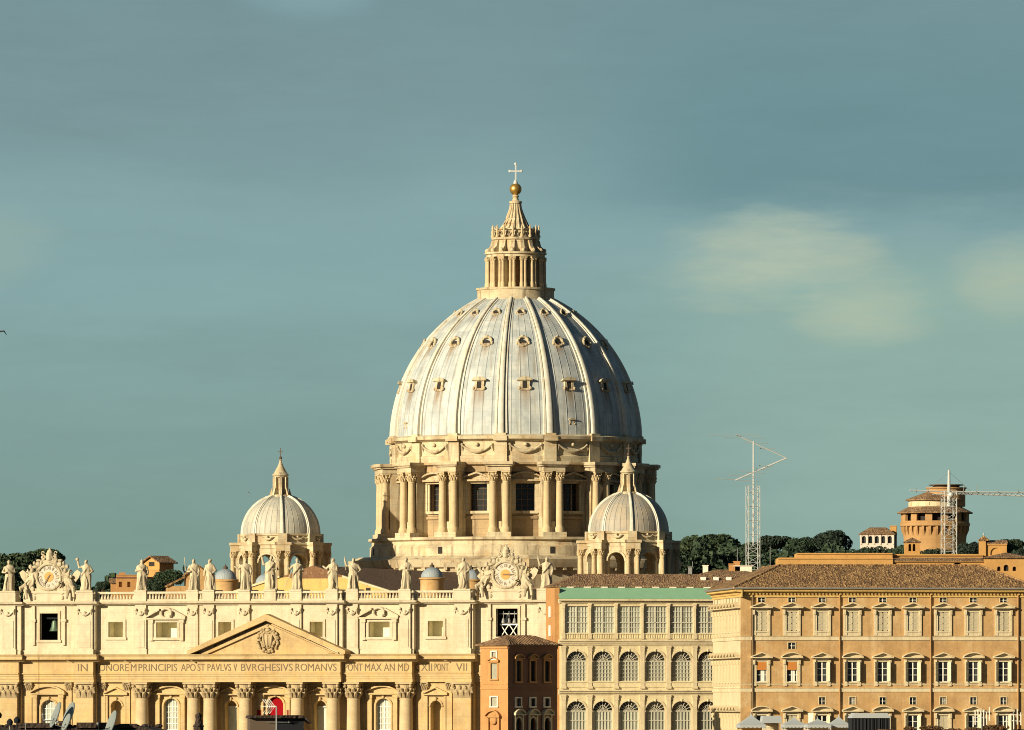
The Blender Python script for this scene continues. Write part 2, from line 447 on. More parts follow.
    def build(s, name, mat, parent=None, smooth=False, loc=(0, 0, 0), rz=0.0, label=None, recalc=True):
        me = bpy.data.meshes.new(name)
        me.from_pydata(s.v, [], s.f)
        if recalc:
            bm = bmesh.new(); bm.from_mesh(me)
            bmesh.ops.recalc_face_normals(bm, faces=bm.faces)
            bm.to_mesh(me); bm.free()
        me.materials.append(MATS[mat])
        if smooth:
            me.polygons.foreach_set('use_smooth', [True] * len(me.polygons))
            me.set_sharp_from_angle(angle=R(38))
        return put(name, me, parent, loc, rz, label)

def put(name, me, parent=None, loc=(0, 0, 0), rz=0.0, label=None):
    o = bpy.data.objects.new(name, me)
    COL.objects.link(o)
    o.parent = parent
    o.location = loc
    o.rotation_euler = (0, 0, rz)
    if label: o['label'] = label
    return o

def tag(o, label, cat, group=None):
    o['label'] = label; o['category'] = cat
    if group: o['group'] = group
    return o

def thing(name, label, cat, loc=(0, 0, 0), rz=0.0, group=None):
    o = bpy.data.objects.new(name, None)
    COL.objects.link(o)
    o.location = loc; o.rotation_euler = (0, 0, rz)
    return tag(o, label, cat, group)

def copy_tree(o, parent=None, loc=None, rz=None):
    c = o.copy(); COL.objects.link(c); c.parent = parent
    if loc is not None: c.location = loc
    if rz is not None: c.rotation_euler = (0, 0, rz)
    for ch in list(o.children): copy_tree(ch, c)
    return c

def at(px, py, d):
    """world point seen at a picture position, d metres ahead"""
    return Vector(((px - 512.0) * d / FPX, d, CAMZ + (HOR - py) * d / FPX))

def RZ(a):
    return Matrix.Rotation(a, 4, 'Z')
def TR(x, y, z):
    return Matrix.Translation((x, y, z))

def text_shape(body, width, height, thick=0.06):
    """letters as a flat solid in the x-z plane, facing -y, from x=0 to width"""
    cu = bpy.data.curves.new('letters', 'FONT'); cu.body = body; cu.extrude = 0.02; cu.resolution_u = 3; cu.offset = -0.004
    ob = bpy.data.objects.new('letters', cu); COL.objects.link(ob)
    dg = bpy.context.evaluated_depsgraph_get()
    me = bpy.data.meshes.new_from_object(ob.evaluated_get(dg))
    vs = [v.co.copy() for v in me.vertices]; fs = [tuple(p.vertices) for p in me.polygons]
    bpy.data.objects.remove(ob); bpy.data.meshes.remove(me); bpy.data.curves.remove(cu)
    x0 = min(v.x for v in vs); x1 = max(v.x for v in vs); y0 = min(v.y for v in vs); y1 = max(v.y for v in vs)
    b = MB()
    b.add([((v.x - x0) / (x1 - x0) * width, -thick if v.z > 0 else 0.0, (v.y - y0) / max(1e-6, y1 - y0) * height) for v in vs], fs)
    return b

def remeshed(mb, voxel):
    """one continuous skin round overlapping shapes"""
    me = bpy.data.meshes.new('rough'); me.from_pydata(mb.v, [], mb.f)
    bm = bmesh.new(); bm.from_mesh(me); bmesh.ops.recalc_face_normals(bm, faces=bm.faces); bm.to_mesh(me); bm.free()
    ob = bpy.data.objects.new('rough', me); COL.objects.link(ob)
    md = ob.modifiers.new('skin', 'REMESH'); md.mode = 'VOXEL'; md.voxel_size = voxel
    dg = bpy.context.evaluated_depsgraph_get()
    m2 = bpy.data.meshes.new_from_object(ob.evaluated_get(dg))
    b = MB()
    b.v = [tuple(v.co) for v in m2.vertices]; b.f = [tuple(p.vertices) for p in m2.polygons]
    bpy.data.objects.remove(ob); bpy.data.meshes.remove(me); bpy.data.meshes.remove(m2)
    return b

# ------------------------------------------------------------------ ground and hill
def ground_sheet():
    b = MB()
    xs = [-9000, -2000, -600, -200, 0, 200, 600, 2000, 9000]
    ys = [-3000, -200, 200, 600, 1000, 1400, 1800, 2400, 5000, 12000]
    vs = [(x, y, 0.0) for y in ys for x in xs]
    n = len(xs)
    fs = [(j * n + i, j * n + i + 1, (j + 1) * n + i + 1, (j + 1) * n + i) for j in range(len(ys) - 1) for i in range(n - 1)]
    b.add(vs, fs)
    o = b.build('ground', 'asphalt'); o['kind'] = 'structure'
ground_sheet()

def hill_z(x, y):
    def sm(a, b, t):
        t = max(0.0, min(1.0, (t - a) / (b - a))); return t * t * (3 - 2 * t)
    side = 33 + 23 * sm(8, 40, x) + 12 * sm(-84, -100, x)
    return -2 + side * sm(1690, 1880, y) * (1 - 0.6 * sm(2200, 3000, y)) + 1.2 * math.sin(x * 0.05) * sm(1700, 1800, y)
def hill():
    b = MB()
    nx, ny = 70, 40
    xs = [-700 + 1400 * i / nx for i in range(nx + 1)]
    ys = [1680 + 1500 * (j / ny) ** 1.6 for j in range(ny + 1)]
    vs = [(x, y, hill_z(x, y)) for y in ys for x in xs]
    fs = [(j * (nx + 1) + i, j * (nx + 1) + i + 1, (j + 1) * (nx + 1) + i + 1, (j + 1) * (nx + 1) + i) for j in range(ny) for i in range(nx)]
    b.add(vs, fs)
    o = b.build('hill', 'earth', smooth=True); o['kind'] = 'structure'
hill()

# ------------------------------------------------------------------ the basilica
TH = 18.0
CT, ST = math.cos(R(TH)), math.sin(R(TH))
X0, D0 = -44.8, 1500.0
bas = thing('basilica', 'huge domed basilica with cream columned front, inscription and ribbed lead dome', 'basilica', (X0, D0, 0), R(-TH))
def U(px, v=0.0):
    """distance along the basilica front of a picture column, for a face v metres proud"""
    q = (px - 512.0) / FPX; L = -v
    return (q * (D0 + CT * L) - X0 - ST * L) / (CT + q * ST)
def bw(u, L, z):
    """basilica coordinates to world"""
    return Vector((X0 + CT * u + ST * L, D0 - ST * u + CT * L, z))

# segments of the front: (u0, u1, wall, entablature, attic) each value = metres proud
SEG = [(-56.9, -51.6, 0.9, 2.2, 1.0), (-51.6, -40.0, 0.2, 1.3, 0.2), (-40.0, -36.0, 1.6, 3.0, 1.9), (-36.0, -28.3, 0.5, 1.5, 0.7),
       (-28.3, -14.4, -0.5, 3.1, 1.9), (-14.4, 14.4, 0.2, 4.2, 3.0), (14.4, 28.3, -0.5, 3.1, 1.9), (28.3, 36.0, 0.5, 1.5, 0.7),
       (36.0, 40.0, 1.6, 3.0, 1.9), (40.0, 51.6, 0.2, 1.3, 0.2), (51.6, 56.9, 0.9, 2.2, 1.0)]
ARCH_W = {-46.1: (3.3, 24.7), -21.4: (3.0, 25.0), 0.0: (3.2, 25.3), 21.4: (3.0, 25.0), 46.2: (3.3, 24.7)}     # glazed windows
NICHE = {-32.2: (2.2, 24.6), -9.0: (2.4, 24.6), 9.0: (2.4, 24.6), 32.2: (2.2, 24.6)}
wallb = MB()
for u0, u1, vw, ve, va in SEG:
    holes = []
    for d, dep in ((ARCH_W, 1.1), (NICHE, 2.0)):
        for uc, (wd, top) in d.items():
            if u0 < uc < u1: holes.append((uc - wd / 2, uc + wd / 2, 12.5, top, True, dep))
    wallb.block(u0, u1, -vw, 14.0, 0.0, 28.1, holes)
wallb.build('facade_wall', 'ochre_stone', bas)
# body behind the front, up to the crossing
body = MB()
body.box(-38, 38, 14.2, 112, 0, 43.0)
body.box(-46, 46, 112, 190, 0, 43.0)
body.build('body', 'yellow_plaster', bas)

def segment_list():
    return list(enumerate(SEG))
# entablature, every break carried through
ent = MB()
for i, (u0, u1, vw, v, va) in segment_list():
    e = 0.004 * (i % 3)
    zt = 33.4 + e
    low = [(14.0, 28.1 + e), (-(v - 0.25), 28.1 + e), (-(v - 0.25), 28.7), (-(v - 0.12), 28.7), (-(v - 0.12), 29.2), (-v, 29.2), (-v, 29.6),
           (-(v + 0.22), 29.65), (-(v + 0.22), 29.85), (-v, 29.9), (-v, 31.9), (-(v + 0.3), 32.0), (14.0, 32.0 + e)]
    ent.prism(low, 'x', u0, u1)
    hi = [(13.9, 32.0 + e), (-(v + 0.28), 32.0 + e), (-(v + 0.45), 32.3), (-(v + 1.35), 32.42), (-(v + 1.35), 32.95), (-(v + 1.65), zt), (13.9, zt)]
    nb = [SEG[j][3] for j in (i - 1, i + 1) if 0 <= j < len(SEG)]
    l = 1.2 if (i == 0 or SEG[i - 1][3] < v) else 0.0
    r = 1.2 if (i == len(SEG) - 1 or SEG[i + 1][3] < v) else 0.0
    ent.prism(hi, 'x', u0 - l, u1 + r)
entab = ent.build('entablature', 'ochre_stone', bas)
words = [('IN', 78, 87.5, 3.0), ('H', 91.5, 97.5, 1.5), ('ONORE', 99, 128.5, 1.5), ('M', 130.8, 136.3, 3.1), ('PRINCIPIS', 138.5, 177, 3.1), ('APO', 181, 195.5, 3.1), ('ST', 197.5, 205, 4.2),
         ('PAVLVS', 207.5, 231, 4.2), ('V', 233.5, 237, 4.2), ('BVRGHESIVS', 241, 292.5, 4.2), ('ROMANVS', 295.5, 336.5, 4.2),
         ('PONT', 344.5, 362.5, 3.1), ('MAX', 365, 381.5, 3.1), ('AN', 384, 394.5, 3.1), ('MD', 398, 409, 3.1), ('C', 415.5, 419.5, 1.5),
         ('XII', 421, 432, 1.5), ('PONT', 434.5, 448.5, 1.5), ('VII', 456, 467, 3.0)]
for s_, p0, p1, v in words:
    ua, ub = U(p0, v), U(p1, v)
    text_shape(s_, ub - ua, 1.4).build('inscription', 'letter_bronze', entab, False, (ua, -v - 0.004, 30.2), recalc=False)

# columns and pilasters
def column_shape(r, z0, z1, n=24):
    b = MB()
    h = z1 - z0
    prof = [(r * 1.32, z0), (r * 1.32, z0 + 0.5), (r * 1.25, z0 + 0.8), (r * 1.12, z0 + 1.0)]
    prof += [(r * (1.0 - 0.14 * (t / 8.0) ** 1.8), z0 + 1.2 + (h - 1.5) * t / 8.0) for t in range(9)]
    prof += [(r * 0.93, z1 - 0.25), (r * 0.86, z1)]
    b.lathe(prof, n)
    return b
def capital_shape(r, h, square=False, w=None, dep=None):
    """leafy capital: bell, two rows of curling leaves, corner scrolls, abacus; base at z=0"""
    b = MB()
    if not square:
        b.lathe([(r * 0.86, 0), (r * 0.9, h * 0.5), (r * 1.05, h * 0.82), (r * 1.2, h * 0.86)], 20)
        spots = [(k, n) for n in (0, 1) for k in range(10)]
        for k, row in spots:
            a = 2 * PI * (k + 0.5 * row) / 10
            z0 = h * (0.02 + 0.30 * row); zt = h * (0.42 + 0.26 * row)
            ro = r * (0.92 + 0.04 * row)
            m = RZ(a)
            leaf = MB(m)
            wv = r * 0.22
            leaf.add([(-wv, -ro, z0), (wv, -ro, z0), (wv * 1.1, -ro - 0.14 * r, zt - 0.06 * h), (-wv * 1.1, -ro - 0.14 * r, zt - 0.06 * h),
                      (0, -ro - 0.42 * r, zt), (-wv * 0.6, -ro - 0.40 * r, zt - 0.11 * h), (wv * 0.6, -ro - 0.40 * r, zt - 0.11 * h)],
                     [(0, 1, 2, 3), (3, 2, 4), (2, 6, 4), (3, 4, 5), (4, 6, 5), (0, 3, 5), (1, 6, 2), (0, 5, 6, 1)])
            b.merge(leaf)
        for k in range(4):
            a = PI / 4 + k * PI / 2
            b.ball((r * 1.32 * math.sin(a), -r * 1.32 * math.cos(a), h * 0.76), r * 0.26, r * 0.26, h * 0.12, 8, 5)
        q = r * 1.18
        b.box(-q, q, -q, q, h * 0.88, h)
    else:
        hw = w / 2
        b.box(-hw, hw, -dep, 0.3, 0, h * 0.86)
        rj = random.Random(int(w * 100))
        nl = max(3, int(w / 1.0))
        for row in (0, 1):
            for k in range(nl + row):
                x = -hw + w * (k + 0.5 - 0.5 * row) / nl
                z0 = h * (0.02 + 0.30 * row); zt = h * (0.42 + 0.26 * row + 0.06 * rj.random())
                ww = w / nl * 0.40
                b.add([(x - ww, -dep - 0.02, z0), (x + ww, -dep - 0.02, z0), (x + ww, -dep - 0.16, zt), (x - ww, -dep - 0.16, zt), (x, -dep - 0.40, zt - 0.02),
                       (x - ww * 0.6, -dep - 0.38, zt - h * 0.10), (x + ww * 0.6, -dep - 0.38, zt - h * 0.10)],
                      [(0, 1, 6, 5), (3, 2, 4), (2, 6, 4), (3, 4, 5), (4, 6, 5), (0, 5, 3), (1, 2, 6)])
                b.ball((x + rj.uniform(-0.1, 0.1), -dep - 0.2, zt + 0.02 * h), ww * rj.uniform(0.5, 0.9), 0.22, h * rj.uniform(0.05, 0.09), 7, 5)
        for sx in (-1, 1):
            b.ball((sx * hw * 0.98, -dep - 0.25, h * 0.76), 0.34, 0.34, h * 0.12, 8, 5)
        b.box(-hw * 1.14, hw * 1.14, -dep - 0.4, 0.3, h * 0.88, h)
    return b
col_me = column_shape(1.4, 2.0, 25.0)
cap_me = capital_shape(1.4, 3.05)
first = None
for uc in (-26.6, -16.1, -12.4, -5.2, 5.2, 12.4, 16.1, 26.6):
    ve = 4.2 if abs(uc) < 14 else 3.1
    loc = (uc, -(ve - 1.55), 0)
    if first is None:
        first = col_me.build('column', 'column_stone', bas, True, loc)
        cap_me.build('capital', 'capital_stone', first, False, (0, 0, 25.02))
    else:
        copy_tree(first, bas, loc)
def pilaster(uc, wd, v, z0, z1, caph, mat, capmat, proud=0.4):
    b = MB()
    b.box(uc - wd / 2 - 0.25, uc + wd / 2 + 0.25, -(v + proud + 0.2), 0.1, z0, z0 + 0.8)
    b.box(uc - wd / 2, uc + wd / 2, -(v + proud), 0.1, z0 + 0.8, z1 - caph)
    o = b.build('pilaster', mat, bas)
    capital_shape(1, caph, True, wd, v + proud).build('capital', capmat, o, False, (uc, 0, z1 - caph))
for uc, wd, v in ((-54.2, 4.2, 0.9), (-38.0, 3.5, 1.6), (38.0, 3.5, 1.6), (54.2, 4.2, 0.9), (-30.0, 1.3, 0.5), (30.0, 1.3, 0.5), (-34.9, 1.1, 0.5), (34.9, 1.1, 0.5),
                  (-42.0, 1.2, 0.2), (42.0, 1.2, 0.2), (-50.2, 1.2, 0.2), (50.2, 1.2, 0.2)):
    pilaster(uc, wd, v, 2.0, 28.08, 3.05 if wd > 2 else 1.6, 'ochre_stone', 'capital_stone', 0.9 if wd > 2 else 0.25)

def pediment_shape(b, xc, y, z, hw, h, proj, seg=False, th=0.28):
    """small pediment over an opening: base moulding, raking or curved moulding, recessed field; y = wall face"""
    b.box(xc - hw, xc + hw, y - proj, y + 0.05, z, z + th)
    if seg:
        n = 10
        rr = (hw * hw + h * h) / (2 * h); a = math.asin(min(1, hw / rr))
        o_ = [(xc + rr * math.sin(-a + 2 * a * i / n), z + th + h - rr + rr * math.cos(-a + 2 * a * i / n)) for i in range(n + 1)]
        i_ = [(xc + (p[0] - xc) * 0.98, p[1] + th) for p in o_]
        b.prism(o_ + i_[::-1], 'y', y - proj, y + 0.05)
        b.prism([(p[0], p[1]) for p in o_], 'y', y - proj * 0.35, y + 0.04)
    else:
        top = [(xc - hw, z + th), (xc, z + th + h), (xc + hw, z + th)]
        b.prism([top[0], top[1], (xc, z + 2 * th + h), (xc - hw, z + 2 * th)], 'y', y - proj, y + 0.05)
        b.prism([top[1], top[2], (xc + hw, z + 2 * th), (xc, z + 2 * th + h)], 'y', y - proj, y + 0.05)
        b.prism(top, 'y', y - proj * 0.35, y + 0.04)
def frame_shape(b, x0, x1, z0, z1, y, wd=0.35, proud=0.2, sill=True):
    b.box(x0 - wd, x0, y - proud, y + 0.3, z0, z1)
    b.box(x1, x1 + wd, y - proud, y + 0.3, z0, z1)
    b.box(x0 - wd, x1 + wd, y - proud, y + 0.3, z1, z1 + wd)
    if sill: b.box(x0 - wd * 1.3, x1 + wd * 1.3, y - proud * 1.5, y + 0.3, z0 - wd, z0)
def arch_frame(b, xc, r, zs, y, wd=0.3, proud=0.2, n=14):
    a = b.arc_pts(xc, r, zs, n); c = b.arc_pts(xc, r + wd, zs, n)
    for i in range(n):
        b.prism([a[i], a[i + 1], c[i + 1], c[i]], 'y', y - proud, y + 0.1)
def lattice(b, x0, x1, z0, z1, y, nx, nz, t=0.07, arch=None):
    for i in range(nx + 1):
        x = x0 + (x1 - x0) * i / nx
        zt = z1 if arch is None else arch[1] + math.sqrt(max(0, arch[2] ** 2 - (x - arch[0]) ** 2))
        b.box(x - t / 2, x + t / 2, y - t, y, z0, zt)
    for j in range(nz + 1):
        z = z0 + (z1 - z0) * j / nz
        b.box(x0, x1, y - t * 1.2, y - 0.1 * t, z - t / 2, z + t / 2)

# windows of the lower storey
for uc, (wd, top) in ARCH_W.items():
    vw = [s for s in SEG if s[0] < uc < s[1]][0][2]
    r = wd / 2; zs = top - r
    b = MB()
    arch_frame(b, uc, r, zs, -vw, 0.35, 0.25)
    b.box(uc - r - 0.35, uc - r, -vw - 0.25, -vw + 0.1, 12.5, zs); b.box(uc + r, uc + r + 0.35, -vw - 0.25, -vw + 0.1, 12.5, zs)
    b.ball((uc, -vw - 0.3, top + 0.3), 0.3, 0.25, 0.4)
    for sx in (-1, 1):
        b.box(uc + sx * (r + 1.05) - 0.42, uc + sx * (r + 1.05) + 0.42, -vw - 0.75, -vw, 12.5, 25.7)
        b.box(uc + sx * (r + 1.05) - 0.55, uc + sx * (r + 1.05) + 0.55, -vw - 0.9, -vw, 25.1, 25.7)
    pediment_shape(b, uc, -vw, 25.72, r + 1.9, 1.15, 1.1, True, 0.32)
    wdw = b.build('window', 'ochre_stone', bas)
    g = MB(); loop = [(uc - r, 12.5)] + g.arc_pts(uc, r, zs) + [(uc + r, 12.5)]
    g.prism(loop, 'y', -vw + 0.75, -vw + 0.8)
    if uc == 0.0:
        g.build('pane', 'glass_dark', wdw)
    else:
        g.build('pane', 'blind_grey', wdw)
    g = MB(); lattice(g, uc - r + 0.05, uc + r - 0.05, 12.5, zs, -vw + 0.72, 4, 10, 0.1, (uc, zs, r - 0.02))
    g.build('glazing_bar', 'painted_white', wdw)
for uc, (wd, top) in NICHE.items():
    vw = [s for s in SEG if s[0] < uc < s[1]][0][2]
    r = wd / 2; zs = top - r
    b = MB()
    arch_frame(b, uc, r, zs, -vw, 0.3, 0.2)
    b.ball((uc, -vw - 0.25, top + 0.3), 0.28, 0.25, 0.4)
    for sx in (-1, 1):
        b.box(uc + sx * (r + 0.75) - 0.18, uc + sx * (r + 0.75) + 0.18, -vw - 0.35, -vw, 12.5, 25.6)
    pediment_shape(b, uc, -vw, 25.62, r + 1.3, 1.05, 0.8, False, 0.26)
    b.build('niche_frame', 'ochre_stone', bas)
    if abs(uc) < 12:
        g = MB(); g.box(uc - r + 0.02, uc + r - 0.02, -vw + 1.7, -vw + 1.78, 12.6, zs - 0.1)
        g.box(uc - r + 0.02, uc + r - 0.02, -vw + 1.4, -vw + 1.79, zs - 0.1, zs + 0.2)
        g.build('niche_door', 'blind_grey', bas)

# pediment with the coat of arms
v = 4.2
ped = MB()
hw, h, zb = 15.3, 6.3, 33.42
ped.prism([(-hw + 1.2, zb), (0, zb + h - 0.3), (hw - 1.2, zb)], 'y', -(v + 0.1), 1.0)
ped.prism([(-hw, zb), (0, zb + h), (0, zb + h + 1.25), (-hw - 0.6, zb + 0.62), (-hw - 0.6, zb)], 'y', -(v + 1.65), -1.0)
ped.prism([(hw, zb), (0, zb + h), (0, zb + h + 1.25), (hw + 0.6, zb + 0.62), (hw + 0.6, zb)], 'y', -(v + 1.652), -1.0)
for sx in (-1, 1):
    ped.prism([(sx * (hw - 3.2), zb + 0.05), (0, zb + h - 1.2), (0, zb + h - 0.6), (sx * (hw - 1.9), zb + 0.05)], 'y', -(v + 0.6), -1.0)
pedo = ped.build('pediment', 'ochre_stone', bas)
coat = MB()
coat.ball((0, -v - 0.2, zb + 2.6), 1.25, 0.5, 1.6, 14, 9)
for i in range(22):
    a = 2 * PI * i / 22
    rr = 1.0 + 0.25 * math.sin(3 * a)
    coat.ball((1.65 * rr * math.cos(a), -v - 0.3, zb + 2.6 + 1.8 * rr * math.sin(a)), 0.30 + 0.12 * rnd.random(), 0.45, 0.26 + 0.14 * rnd.random(), 7, 5)
for k, (r_, z_) in enumerate(((0.62, 4.5), (0.55, 4.95), (0.4, 5.4))):
    coat.ball((0, -v - 0.35, zb + z_), r_, 0.45, 0.34, 10, 6)
for sx in (-1, 1):
    coat.tube([(sx * 0.4, -v - 0.4, zb + 4.3), (sx * 1.3, -v - 0.4, zb + 3.6), (sx * 2.0, -v - 0.4, zb + 2.2), (sx * 1.5, -v - 0.4, zb + 0.9)], [0.2, 0.28, 0.22, 0.12], 6)
    coat.ball((sx * 1.3, -v - 0.35, zb + 4.75), 0.42, 0.4, 0.36, 8, 5)
for i in range(14):
    a = 2 * PI * i / 14 + 0.2
    coat.ball((2.1 * math.cos(a), -v - 0.25, zb + 2.55 + 2.2 * math.sin(a)), 0.22 + 0.16 * rnd.random(), 0.4, 0.2 + 0.16 * rnd.random(), 7, 5)
for k in range(3):
    coat.tube([(-0.9 + 0.9 * k, -v - 0.62, zb + 3.6), (-0.8 + 0.8 * k, -v - 0.72, zb + 2.6), (-0.55 + 0.55 * k, -v - 0.6, zb + 1.4)], 0.14, 5)
coat.build('coat_of_arms', 'capital_stone', pedo, True)

# attic storey
ATT = {-32.2: (3.0, 36.7, 39.6), -21.4: (4.2, 36.6, 39.5), -9.2: (2.6, 36.6, 39.5), 9.2: (2.6, 36.6, 39.5), 21.4: (4.2, 36.6, 39.5), 32.2: (3.0, 36.7, 39.6)}
BELL = {-46.1: (3.7, 36.2, 41.3), 46.2: (4.3, 36.6, 41.9)}
att = MB()
for u0, u1, vw, ve, va in SEG:
    holes = []
    for uc, (wd, a, c) in ATT.items():
        if u0 < uc < u1: holes.append((uc - wd / 2, uc + wd / 2, a, c, False, 2.9, True))
    for uc, (wd, a, c) in BELL.items():
        if u0 < uc < u1: holes.append((uc - wd / 2, uc + wd / 2, a, c, False, 0.9, False))
    att.block(u0, u1, -va, 13.8, 33.2, 42.8, holes)
    att.box(u0, u1, -va - 0.25, 0.0, 33.43, 34.2)
att.build('attic_wall', 'attic_stone', bas)
for uc, (wd, a, c) in ATT.items():
    va = [s for s in SEG if s[0] < uc < s[1]][0][4]
    e = 0.02
    b = MB()
    b.add([(uc - wd / 2 + e, -va + 2.88, a + e), (uc + wd / 2 - e, -va + 2.88, a + e), (uc + wd / 2 - e, -va + 2.88, c - e), (uc - wd / 2 + e, -va + 2.88, c - e),
           (uc - wd / 2 + e, -va + 0.3, a + e), (uc + wd / 2 - e, -va + 0.3, a + e), (uc + wd / 2 - e, -va + 0.3, c - e), (uc - wd / 2 + e, -va + 0.3, c - e)],
          [(0, 1, 2, 3), (4, 0, 3, 7), (1, 5, 6, 2), (4, 5, 1, 0), (3, 2, 6, 7)])
    b.build('brightening_lining', 'niche_brightening', bas, recalc=False)  # added lining that lifts the shade inside the niche
for uc in BELL:
    b = MB()
    b.box(uc - 3.2, uc + 3.2, 5.0, 5.2, 35, 42.3); b.box(uc - 3.3, uc - 3.2, 1.0, 5.0, 35, 42.3); b.box(uc + 3.2, uc + 3.3, 1.0, 5.0, 35, 42.3)
    b.box(uc - 3.2, uc + 3.2, 1.0, 5.0, 42.2, 42.3); b.box(uc - 3.2, uc + 3.2, 1.0, 5.0, 35.4, 35.5)
    b.build('bell_chamber', 'dark_interior', bas)
for uc, (wd, a, c) in list(ATT.items()) + list(BELL.items()):
    va = [s for s in SEG if s[0] < uc < s[1]][0][4]
    b = MB()
    frame_shape(b, uc - wd / 2, uc + wd / 2, a, c, -va, 0.5, 0.22)
    if abs(abs(uc) - 21.4) < 0.1:
        for sx in (-1, 1):
            b.box(uc + sx * (wd / 2 + 1.0) - 0.35, uc + sx * (wd / 2 + 1.0) + 0.35, -va - 0.45, -va, 36.0, 40.0)
            b.box(uc + sx * (wd / 2 + 1.0) - 0.5, uc + sx * (wd / 2 + 1.0) + 0.5, -va - 0.6, -va, 39.4, 40.0)
            b.prism([(uc + sx * 4.0, 40.35), (uc + sx * 1.3, 41.75), (uc + sx * 1.3, 42.1), (uc + sx * 4.0, 40.7)], 'y', -va - 0.9, -va)
        b.box(uc - 3.9, uc + 3.9, -va - 0.75, -va, 40.02, 40.34)
        tor = [(uc + 1.05 * math.cos(2 * PI * k / 18), -va - 0.45, 41.2 + 0.95 * math.sin(2 * PI * k / 18)) for k in range(19)]
        b.tube(tor, 0.3, 7)
        b.prism([(uc + 0.9 * math.cos(2 * PI * k / 16), 41.2 + 0.8 * math.sin(2 * PI * k / 16)) for k in range(16)], 'y', -va - 0.12, -va)
    elif abs(uc) > 40:
        for sx in (-1, 1):
            b.box(uc + sx * (wd / 2 + 1.25) - 0.28, uc + sx * (wd / 2 + 1.25) + 0.28, -va - 0.4, -va, 35.2, 42.7)
            b.box(uc + sx * (wd / 2 + 1.25) - 0.5, uc + sx * (wd / 2 + 1.25) + 0.5, -va - 0.6, -va, 39.7, 40.2)
    b.build('window_frame', 'attic_stone', bas, label='surround of the bell opening in a clock tower' if abs(uc) > 40 else None)
def attic_pilaster(uc, wd, va):
    b = MB()
    b.box(uc - wd / 2 - 0.2, uc + wd / 2 + 0.2, -(va + 0.6), 0.0, 33.42, 34.4)
    b.box(uc - wd / 2, uc + wd / 2, -(va + 0.42), 0.0, 34.4, 42.78)
    b.box(uc - wd / 2 + 0.35, uc + wd / 2 - 0.35, -(va + 0.52), 0.0, 34.7, 39.9)
    o = b.build('attic_pilaster', 'attic_stone', bas)
    c = MB()
    c.ball((uc, -(va + 0.62), 41.2), 0.42, 0.3, 0.5, 8, 6)
    for sx in (-1, 1):
        c.ball((uc + sx * wd * 0.42, -(va + 0.6), 41.95), 0.32, 0.28, 0.26, 7, 5)
        c.tube([(uc + sx * wd * 0.42, -(va + 0.56), 41.7), (uc + sx * wd * 0.43, -(va + 0.5), 41.0)], [0.16, 0.05], 6)
    c.tube([(uc - wd * 0.4 + wd * 0.8 * k / 6, -(va + 0.6), 41.7 - 0.75 * (1 - ((k - 3) / 3.0) ** 2)) for k in range(7)], [0.1, 0.16, 0.22, 0.26, 0.22, 0.16, 0.1], 6)
    c.build('festoon', 'attic_stone', o, True)
PILS = (-54.2, -38.0, -26.6, -16.1, -12.4, -5.2, 5.2, 12.4, 16.1, 26.6, 38.0, 54.2)
for uc in PILS:
    va = [s for s in SEG if s[0] < uc < s[1]][0][4]
    attic_pilaster(uc, 3.2 if abs(uc) > 30 else 2.2, va)
ac = MB()
for i, (u0, u1, vw, ve, v) in segment_list():
    e = 0.004 * (i % 3)
    v = v + 0.45
    l = 0.7 if (i == 0 or SEG[i - 1][4] + 0.45 < v) else 0.0
    r = 0.7 if (i == len(SEG) - 1 or SEG[i + 1][4] + 0.45 < v) else 0.0
    ac.prism([(13.8, 42.8 + e), (-v, 42.8 + e), (-(v + 0.15), 43.0), (-(v + 0.65), 43.1), (-(v + 0.8), 43.5 + e), (13.8, 43.5 + e)], 'x', u0 - l, u1 + r)
ac.build('attic_cornice', 'attic_stone', bas)
for i, (u0, u1, vw, ve, va) in segment_list():
    if abs((u0 + u1) / 2) > 40: continue
    v = va + 0.35; e = 0.003 * (i % 2)
    bal = MB()
    bal.box(u0, u1, -v, -v + 0.7, 43.52, 43.9 + e)
    bal.box(u0, u1, -v - 0.05, -v + 0.75, 44.95, 45.35 + e)
    n = max(1, int((u1 - u0) / 0.62))
    for k in range(n):
        uc = u0 + (k + 0.5) * (u1 - u0) / n
        bal.lathe([(0.14, 43.85), (0.25, 44.05), (0.2, 44.4), (0.11, 44.7), (0.2, 45.0)], 6, uc, -v + 0.35)
    bal.build('balustrade', 'attic_stone', bas)
STAT_Z = 45.62
for uc in PILS + (0.0,):
    va = [s for s in SEG if s[0] < uc < s[1]][0][4]
    wd = 3.4 if abs(uc) > 30 else 2.4
    b = MB()
    b.prism([(-va - 0.62, 43.525), (1.2, 43.525), (1.2, 45.28), (1.3, 45.3), (1.3, STAT_Z), (-va - 0.75, STAT_Z), (-va - 0.75, 45.3), (-va - 0.62, 45.28)], 'x', uc - wd / 2, uc + wd / 2)
    b.build('pedestal', 'attic_stone', bas)
for sx in (-1, 1):
    b = MB()
    uc = sx * 46.0
    b.prism([(-0.75, 43.535), (2.2, 43.535), (2.2, 45.18), (2.3, 45.2), (2.3, 45.55), (-0.95, 45.55), (-0.95, 45.2), (-0.75, 45.18)], 'x', uc - 5.2, uc + 5.2)
    b.build('clock_plinth', 'attic_stone', bas)

